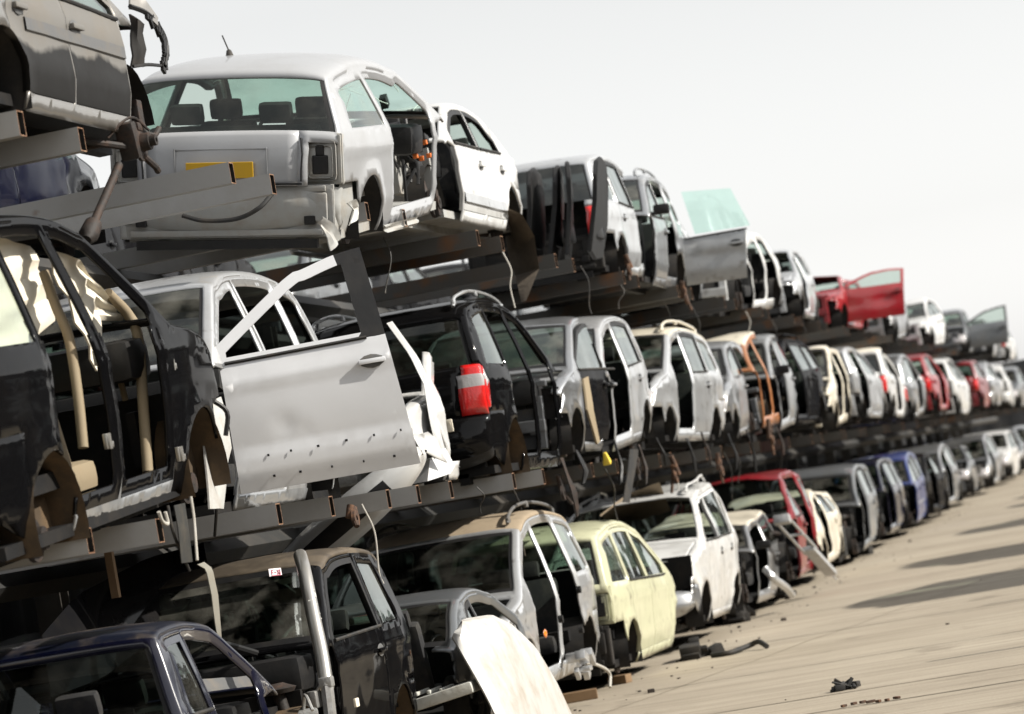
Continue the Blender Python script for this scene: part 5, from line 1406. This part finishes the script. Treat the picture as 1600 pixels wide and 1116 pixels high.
# --- black boxy car: hood thrown back, tube, wiper, sticker, chalk
b = sheet([(-7.750, 20.650, 1.697), (-7.650, 21.164, 1.916), (-7.550, 22.473, 2.086), (-7.400, 23.380, 2.129)], [(-7.600, 20.221, 1.291), (-7.450, 20.831, 1.339), (-7.400, 22.025, 1.544), (-7.350, 23.225, 1.854)], 14, 8, th=.03, wave=.0, nrm=(.4, -.8, .4))
part(b, 'hood', M['black2'], g2)
part(tube([(-6.220, 21.772, 1.916), (-6.120, 21.458, 1.797), (-6.040, 21.205, 1.514), (-5.980, 21.034, 1.257), (-5.940, 20.883, 1.023)], .048, 14), 'gas_strut_tube', M['tube'], g2)
b = MB(); q = V_((-5.940, 20.894, 1.065)); b.box(q, (.09, .09, .07), bev=.012); b.tube([q, q + V_((0, -.05, -.25)), q + V_((-.15, -.1, -.45))], .045, 8); part(b, 'strut_clamp', M['alloy'], g2)
part(tube([(-6.750, 21.096, 1.456), (-6.700, 21.508, 1.371), (-6.600, 21.952, 1.238), (-6.600, 22.094, 1.181), (-6.580, 21.974, 1.097), (-6.550, 22.054, 1.026)], .026, 8), 'wiper_arm', M['plastic'], g2)
b = sheet([(-6.800, 20.891, 1.221), (-6.650, 21.674, 1.153), (-6.400, 22.394, 1.077)], [(-6.750, 20.727, 1.133), (-6.600, 21.637, 1.059), (-6.380, 22.257, 0.976)], 10, 4, th=.03, wave=.01, nrm=(0, -.7, .7)); part(b, 'scuttle_panel', M['plasticgrey'], g2)
b = MB(); rr = random.Random(31)
for k in range(14):
    p = V_((-6.500, 21.788, 0.877)) + V_((rr.uniform(-.5, .22), rr.uniform(-.4, .4), rr.uniform(-.22, .04)))
    b.box(p, (rr.uniform(.06, .22), rr.uniform(.06, .2), rr.uniform(.05, .14)), rot=Matrix.Rotation(rr.uniform(-.6, .6), 3, 'Z'), bev=.015)
    q2 = p + V_((rr.uniform(-.25, .25), rr.uniform(-.25, .25), rr.uniform(-.1, .1))); b.tube(curve([p, (p + q2) / 2 + V_((0, 0, .12)), q2], 5), rr.uniform(.010, .022), 7)
part(b, 'engine_pipes', M['alloy'], g2)
b = MB(); q = V_((-6.550, 21.784, 0.930)); b.lathe([(0, .06), (.035, .06), (.04, .03), (.06, .02), (.06, -.08), (0, -.08)], 'z', q, 16); part(b, 'fluid_bottle', M['airbag'], g2)
# --- loose white hood standing on edge
b = sheet([(-5.900, 24.504, 1.101), (-5.860, 24.696, 1.200), (-5.800, 25.476, 1.176), (-5.740, 25.888, 1.058), (-5.700, 26.426, 0.825), (-5.640, 26.717, 0.512), (-5.580, 27.031, 0.048)], [(-5.900, 24.427, 1.087), (-5.840, 24.334, 1.015), (-5.760, 24.201, 0.894), (-5.700, 24.205, 0.727), (-5.620, 24.116, 0.556), (-5.560, 24.041, 0.407), (-5.500, 24.018, 0.157)], 26, 14, th=.02, wave=.006, nrm=(.5, -.6, .6), bulge=.10)
thing(b, 'car_hood', M['whitehood'], 'loose scratched white hood propped on edge beside the dark coupe', 'car hood')
b = MB(); q = V_((-6.000, 24.398, 0.663)); b.box(q, (.5, .45, .09), rot=Matrix.Rotation(-.15, 3, 'Y'), bev=.02)
for k in range(5): b.box(q + V_((-.2 + .1 * k, 0, .05)), (.03, .40, .03), bev=.01)
thing(b, 'cast_cover', M['castpale'], 'pale ribbed engine cover lying beside the loose white hood', 'engine cover')
b = MB(); rr = random.Random(35)
for k in range(9):
    p = V_((-5.950, 25.055, 0.492)) + V_((rr.uniform(-.25, .15), rr.uniform(-.2, .2), rr.uniform(-.25, .12)))
    b.tube(curve([p, p + V_((rr.uniform(-.1, .1), .1, .12)), p + V_((rr.uniform(-.2, .2), .15, -.3))], 5), rr.uniform(.015, .035), 7)
thing(b, 'hose_bundle', M['rubber'], 'tangle of black hoses hanging under the loose white hood', 'hoses')
# --- silver people carrier on the ground: lamp, bits
b = MB(); b.ball((-6.040, 28.522, 0.829), .05, (.3, 1.2, .8)); part(b, 'side_lamp', M['amber'], g4)
b = MB()
for q in ((-6.050, 30.322, 1.111), (-6.040, 29.212, 0.907), (-6.030, 30.007, 0.746)): b.lathe([(0, .04), (.035, .04), (.035, 0), (0, 0)], 'x', q, 12)
part(b, 'grommet', M['plastic'], g4)
b = MB(); rr = random.Random(5)
for k in range(8):
    p = V_((-6.000, 29.778, 0.427)) + V_((rr.uniform(-.1, .1), rr.uniform(-.3, .3), rr.uniform(-.08, .1))); b.box(p, (rr.uniform(.04, .12), rr.uniform(.08, .2), rr.uniform(.03, .09)), rot=Matrix.Rotation(rr.uniform(-.8, .8), 3, 'X'), bev=.01)
part(b, 'torn_sill_end', M['lightsilver'], g4)
part(tube([(-5.980, 29.788, 0.447), (-5.960, 30.270, 0.379), (-5.950, 30.683, 0.268), (-5.950, 30.592, 0.140)], .016), 'hose', M['palewire'], g4)
# --- battered white car: buckled tan roof panel and green screen
b = sheet([(-7.200, 38.293, 1.701), (-6.900, 38.882, 1.892), (-6.500, 38.730, 1.984)], [(-7.400, 40.163, 1.611), (-6.950, 39.544, 1.592), (-6.450, 38.865, 1.596)], 12, 8, th=.02, wave=.03, seed=2, nrm=(0, -.5, .9)); part(b, 'roof_panel', M['dustroof'], g6)
b = sheet([(-6.750, 38.362, 1.126), (-6.550, 38.592, 1.142), (-6.350, 38.953, 1.043)], [(-6.750, 38.041, 1.036), (-6.550, 38.464, 1.025), (-6.300, 39.017, 0.937)], 8, 4, th=.01, nrm=(0, 0, 1)); part(b, 'broken_screen', M['glassgreen'], g6)
# --- leaning strut, timber and litter on the ground
def ladder(p0, p1, w, mat, label):
    p0, p1 = V_(p0), V_(p1); d = (p1 - p0); side = V_((.9, .1, .3)).normalized() * w
    b = MB(); b.tube([p0 - side, p0.lerp(p1, .55) - side], .022, 6); b.tube([p0 + side, p0.lerp(p1, .55) + side], .022, 6)
    m_ = p0.lerp(p1, .5); r = d.to_track_quat('Z', 'Y').to_matrix()
    b.box(m_.lerp(p1, .45), (w * 2.0, .07, d.length * .46), rot=r, bev=.012); b.box(p0, (w * 2.6, .12, .14), rot=r, bev=.02); b.box(p0.lerp(p1, .26), (w * 2.2, .03, .04), rot=r)
    b.tube([p1, p1 + d.normalized() * .18], .016, 6)
    return thing(b, 'metal_strut', mat, label, 'metal strut')
ladder((-5.750, 43.490, 1.191), (-5.550, 46.350, 0.228), .085, M['alloypale'], 'pale slotted metal strut leaning from the red wreck to the ground')
thing(tube([(-5.900, 42.098, 0.635), (-5.800, 42.086, 0.476), (-5.750, 42.669, 0.322), (-5.750, 43.159, 0.189)], .05, 8), 'bent_pipe', M['lightsilver'], 'bent silver strip lying at the foot of the red wreck', 'metal strip')
thing(tube([(-5.657, 35.094, 0.030), (-5.448, 35.020, 0.030), (-5.288, 35.321, 0.050), (-5.158, 35.298, 0.080), (-5.045, 35.075, 0.030)], .03, 8), 'hose', M['rubber'], 'black hose curling over the concrete by the white wreck', 'hose')
b = MB(); rr = random.Random(41); c0 = V_((-3.335, 27.320, 0.000))
for k in range(12): b.tube([c0 + V_((rr.uniform(-.12, .12), rr.uniform(-.1, .1), .01)), c0 + V_((rr.uniform(-.14, .14), rr.uniform(-.1, .1), rr.uniform(.02, .11)))], rr.uniform(.008, .02), 6)
for k in range(4): b.box(c0 + V_((rr.uniform(-.1, .1), rr.uniform(-.08, .08), .03)), (.09, .06, .05), rot=Matrix.Rotation(rr.uniform(-1, 1), 3, 'Z'), bev=.01)
thing(b, 'scrap_lump', M['rubber'], 'small black lump of scrap alone on the open concrete', 'scrap')
b = MB()
for k in range(7): 
    p = V_((-2.929, 25.478, 0.015)) + V_((-.22 + .07 * k, .10 * sin(k), 0)); b.box(p, (rr.uniform(.03, .09), .03, .02), rot=Matrix.Rotation(rr.uniform(-1, 1), 3, 'Z'), bev=.005)
thing(b, 'rust_flakes', M['rust'], 'short trail of rusty flakes on the concrete below the black lump', 'rust flakes')
for q, d, rz, lb in (((-6.434, 31.449, 0.050), (.36, .12, .10), .2, 'timber block under the sill of the silver people carrier'), ((-6.339, 33.174, 0.045), (.22, .14, .09), -.3, 'timber block between the silver carrier and the yellow car')):
    b = MB(); b.box(q, d, rot=Matrix.Rotation(rz, 3, 'Z'), bev=.01); thing(b, 'timber_block', M['wood'], lb, 'timber block', smooth=False)
b = MB(); rr = random.Random(8)       # crumbs of rubble swept along the foot of the row
for k in range(170):
    y = 26 + 60 * rr.random() ** 1.6; x = -6.15 + rr.gauss(.12, .28); 
    if rr.random() < .12: x = rr.uniform(-5.8, -1)
    s = rr.uniform(.004, .016) if rr.random() < .92 else rr.uniform(.02, .045)
    b.box((x, y, s * .4), (s * rr.uniform(.8, 2.4), s * rr.uniform(.8, 2), s), rot=Matrix.Rotation(rr.uniform(0, 3), 3, 'Z'))
o = b.build('rubble', M['darkrust']); tag(o, kind='stuff')
for k, (q, lb) in enumerate((((-5.803, 35.569, 0.100), 'crumpled dark splash guard under the dangling grey bumper'), ((-6.266, 42.202, 0.100), 'oily lump at the rear corner of the white wreck'), ((-6.493, 47.208, 0.100), 'oily lump between the mirror car and the red wreck'), ((-6.563, 59.096, 0.100), 'oily lump at the foot of the cream estate'))):
    b = MB(); rr = random.Random(60 + k)
    for t in range(7): b.box(V_(q) + V_((rr.uniform(-.2, .15), rr.uniform(-.3, .3), rr.uniform(-.09, .06))), (rr.uniform(.08, .3), rr.uniform(.1, .35), rr.uniform(.04, .16)), rot=Matrix.Rotation(rr.uniform(-1, 1), 3, 'Z') @ Matrix.Rotation(rr.uniform(-.5, .5), 3, 'X'), bev=.02)
    thing(b, 'scrap_lump', M['linerdark'], lb, 'scrap')
# --- rusted suspension legs and brackets hanging from the arms, cables under both ledges
def leg(p, h, seed):
    rr = random.Random(seed); p = V_(p); b = MB()
    b.tube([p, p + V_((rr.uniform(-.05, .05), rr.uniform(-.05, .05), -h * .55))], .03, 10); b.tube([p + V_((0, 0, -h * .4)), p + V_((rr.uniform(-.06, .1), rr.uniform(-.1, .1), -h))], .018, 8)
    b.lathe([(.02, .012), (.07, .012), (.075, -.012), (.03, -.03)], 'x', p + V_((.02, 0, -h * .6)), 18); b.box(p + V_((0, .04, -h * .3)), (.05, .11, .08), rot=Matrix.Rotation(rr.uniform(-.6, .6), 3, 'X'), bev=.02)
    return b
for k, (q, h, lb) in enumerate((((-6.050, 36.482, 4.580), .30, 'rusty suspension leg hanging under the silver tail car on top'), ((-6.050, 40.409, 4.393), .38, 'rusty suspension leg hanging below the roof railed car on top'),
        ((-6.000, 36.842, 2.249), .42, 'rusty suspension leg below the pair of silver middle cars'), ((-6.000, 40.450, 2.203), .38, 'rusty suspension leg left of the orange wreck'), ((-5.900, 45.038, 2.567), .5, 'orange rusted bracket hanging at the orange wreck'),
        ((-6.050, 30.408, 2.214), .3, 'dark bracket hanging at the end of the black car sill'), ((-6.050, 34.750, 2.353), .32, 'bent bracket between the two silver middle cars'), ((-6.200, 23.260, 2.208), .16, 'small rusty bracket below the open silver door'))):
    thing(leg(q, h, k), 'suspension_leg', M['rust'] if k in (0, 1, 2, 3, 4, 7) else M['darkrust'], lb, 'suspension leg')
b = MB(); q = V_((-6.000, 32.779, 2.312)); b.box(q, (.09, .10, .13), rot=Matrix.Rotation(.4, 3, 'X'), bev=.02, taper=.4); thing(b, 'plastic_tag', M['yellowbit'], 'small yellow tag on the rack edge below the beige door edge', 'tag')
b = sheet([(-6.000, 34.288, 2.374), (-6.000, 33.946, 2.155), (-6.020, 33.424, 1.835)], [(-6.000, 34.801, 2.364), (-6.000, 34.371, 2.144), (-6.020, 33.798, 1.821)], 8, 2, th=.01); thing(b, 'rubber_strip', M['rubber'], 'black rubber strip hanging over the white battered car', 'rubber strip')
rr = random.Random(17)
for k in range(18):
    if k < 9: y = 24 + 3.1 * k; z = MIDZ - .08
    else: y = 27 + 3.3 * (k - 9); z = topz(y) - .08
    x = -6.05 - rr.random() * .5; L_ = rr.uniform(.2, .65); dx = rr.uniform(-.06, .06); dy = rr.uniform(-.15, .15)
    pts = [(x, y, z), (x + dx * .3 + .05, y + dy * .3, z - L_ * .4), (x + dx, y + dy * .8, z - L_ * rr.uniform(.7, 1.0)), (x + dx * 1.4, y + dy, z - L_ * rr.uniform(1.0, 1.15))]
    thing(tube(pts, rr.uniform(.004, .009), 6), 'hanging_cable', M['palewire'] if k % 5 == 0 else M['wire'], 'loose cable dangling below the rack arms', 'cable', 'cables dangling from the rack')
# --- dangling bumper, cut pillar and sill of the white car front
bo = m1bo['fbump']
pv = m1b.matrix_world.inverted() @ V_((-6.2, 25.9, 2.75))
bo.matrix_local = Matrix.Translation(pv) @ Matrix.Rotation(R(30), 4, 'X') @ Matrix.Translation(-pv) 
b = sheet([(-6.220, 25.404, 3.616), (-6.120, 25.578, 3.339), (-6.080, 25.721, 3.095), (-6.060, 25.625, 2.777), (-6.050, 25.647, 2.502)], [(-6.250, 25.731, 3.644), (-6.140, 25.975, 3.319), (-6.100, 26.030, 3.099), (-6.080, 25.978, 2.777), (-6.060, 26.003, 2.496)], 18, 4, th=.05, wave=.006, nrm=(.3, -.9, 0)); part(b, 'cut_pillar', M['white'], m1b)
b = MB(); b.prism([V_(p) for p in ((-6.100, 25.570, 2.481), (-6.050, 25.963, 2.559), (-6.000, 25.977, 2.402), (-6.000, 25.771, 2.344), (-6.100, 25.355, 2.310))], (-.35, .25, 0)); part(b, 'cut_sill', M['white'], m1b, False)
b = MB(); q = V_((-6.130, 25.186, 2.712)); b.box(q, (.02, .10, .07), bev=.006); part(b, 'side_lamp', M['clearlamp'], m1b)
# latch plate and small fittings on the black tailed car
b = MB(); q = V_((-6.320, 27.335, 2.770)); b.box(q, (.10, .02, .11), bev=.008); b.box(q + V_((.02, -.012, .02)), (.02, .01, .02)); part(b, 'latch_plate', M['airbag'], m3)

# --- sticker on the windscreen and chalk marks on the tube of the black boxy car
b = MB(); P_ = [V_(p) for p in ((-6.450, 21.866, 1.802), (-6.400, 21.996, 1.795), (-6.400, 21.998, 1.745), (-6.450, 21.864, 1.748))]
nrm = (P_[1] - P_[0]).cross(P_[3] - P_[0]).normalized()
if nrm.y > 0: nrm = -nrm
off = V_((0, -.13, .06)); P_ = [p + off for p in P_]
b.prism(P_, nrm * -.004); part(b, 'sticker', M['paper'], g2, False)
b = MB(); ux = (P_[1] - P_[0]); uy = (P_[3] - P_[0])
for (x0, y0, x1, y1) in ((.18, .2, .18, .8), (.18, .2, .32, .22), (.18, .5, .3, .5), (.42, .5, .55, .5), (.62, .2, .8, .8), (.8, .2, .62, .8), (.86, .2, .86, .8), (.15, .92, .9, .92)):
    p, q = P_[0] + ux * x0 + uy * y0, P_[0] + ux * x1 + uy * y1
    b.tube([p + nrm * .003, q + nrm * .003], .0035, 4)
part(b, 'sticker_print', M['pinkink'], g2, False)
def chalk(txt, root, pts, h):
    cu = bpy.data.curves.new('chalk_mark', 'FONT'); cu.body = txt; cu.size = h; cu.extrude = .001; cu.align_x = 'CENTER'; cu.align_y = 'CENTER'
    t = bpy.data.objects.new('tmp', cu); COL.objects.link(t); bpy.context.view_layer.update()
    me = bpy.data.meshes.new_from_object(t.evaluated_get(bpy.context.evaluated_depsgraph_get())); bpy.data.objects.remove(t)
    p0, p1 = V_(pts[0]), V_(pts[1]); ex = (p1 - p0).normalized(); n_ = V_((.45, -.88, .1)); n_ = (n_ - ex * n_.dot(ex)).normalized(); ey = n_.cross(ex)
    mt = Matrix((ex, ey, n_)).transposed().to_4x4(); mt.translation = (p0 + p1) / 2 + n_ * .049
    me.transform(root.matrix_world.inverted() @ mt); o = link('chalk_mark', me, M['chalk'], root, False); return o
chalk('1  LT', g2, ((-6.090, 21.369, 1.696), (-6.060, 21.303, 1.607)), .07)
chalk('H681', g2, ((-6.055, 21.264, 1.574), (-6.035, 21.243, 1.476)), .075)
b = MB(); q = V_((-6.020, 21.834, 0.850)); b.box(q, (.02, .09, .06), bev=.006); part(b, 'side_lamp', M['airbag'], g2)

# --- torn metal at the open tail corner of the white hatchback, door edge of the silver hatchback, trim hanging off the middle tier
for k, (A_, B_) in enumerate((([(-6.200, 23.919, 4.410), (-6.150, 24.004, 4.335), (-6.120, 24.090, 4.234)], [(-6.250, 23.932, 4.351), (-6.200, 23.939, 4.242), (-6.180, 23.948, 4.140)]),
                              ([(-6.100, 24.275, 4.509), (-6.080, 24.353, 4.449), (-6.080, 24.237, 4.333)], [(-6.060, 24.376, 4.537), (-6.050, 24.463, 4.490), (-6.050, 24.439, 4.398)]),
                              ([(-6.100, 25.397, 4.393), (-6.080, 25.892, 4.450), (-6.080, 26.614, 4.525)], [(-6.120, 25.521, 4.340), (-6.100, 25.993, 4.390), (-6.100, 26.525, 4.448)]))):
    b = sheet(A_, B_, 8, 4, th=.008, wave=.025, seed=k); part(b, 'torn_metal', M['whiteinner'], t1)
b = sheet([(-6.020, 32.428, 3.137), (-5.990, 32.180, 2.818), (-5.980, 32.349, 2.462)], [(-6.000, 32.626, 3.160), (-5.970, 32.385, 2.813), (-5.970, 32.460, 2.484)], 10, 3, th=.02, wave=.004); part(b, 'door_edge', M['beige'], m4)
rr = random.Random(23)
for k, (px, py) in enumerate(((880,735), (905,722), (962,705), (1000,712), (1030,700), (1075,700), (1098,690), (1140,692), (1168,685), (1215,680))):
    q = V_(((-6.000, 30.440, 2.247), (-6.000, 31.308, 2.307), (-6.000, 33.395, 2.372), (-6.000, 34.810, 2.294), (-6.000, 36.146, 2.352), (-6.000, 38.191, 2.312), (-6.000, 39.416, 2.368), (-6.000, 41.655, 2.312), (-6.000, 43.381, 2.342), (-6.000, 46.529, 2.336))[k])
    L_ = rr.uniform(.2, .5); w = rr.uniform(.03, .09); dy = rr.uniform(-.25, .25)
    b = sheet([q + V_((0, -w, .12)), q + V_((.04, -w + dy * .4, -L_ * .4)), q + V_((.02, -w * .6 + dy, -L_))], [q + V_((0, w, .12)), q + V_((.05, w + dy * .4, -L_ * .45)), q + V_((.03, w * .2 + dy, -L_ * .9))], 8, 3, th=.01, wave=.02, seed=k)
    thing(b, 'torn_strip', M['plastic'] if k % 3 else M['darkrust'], 'torn dark strip dangling off the middle tier edge', 'torn strip', 'torn strips dangling off the middle tier')
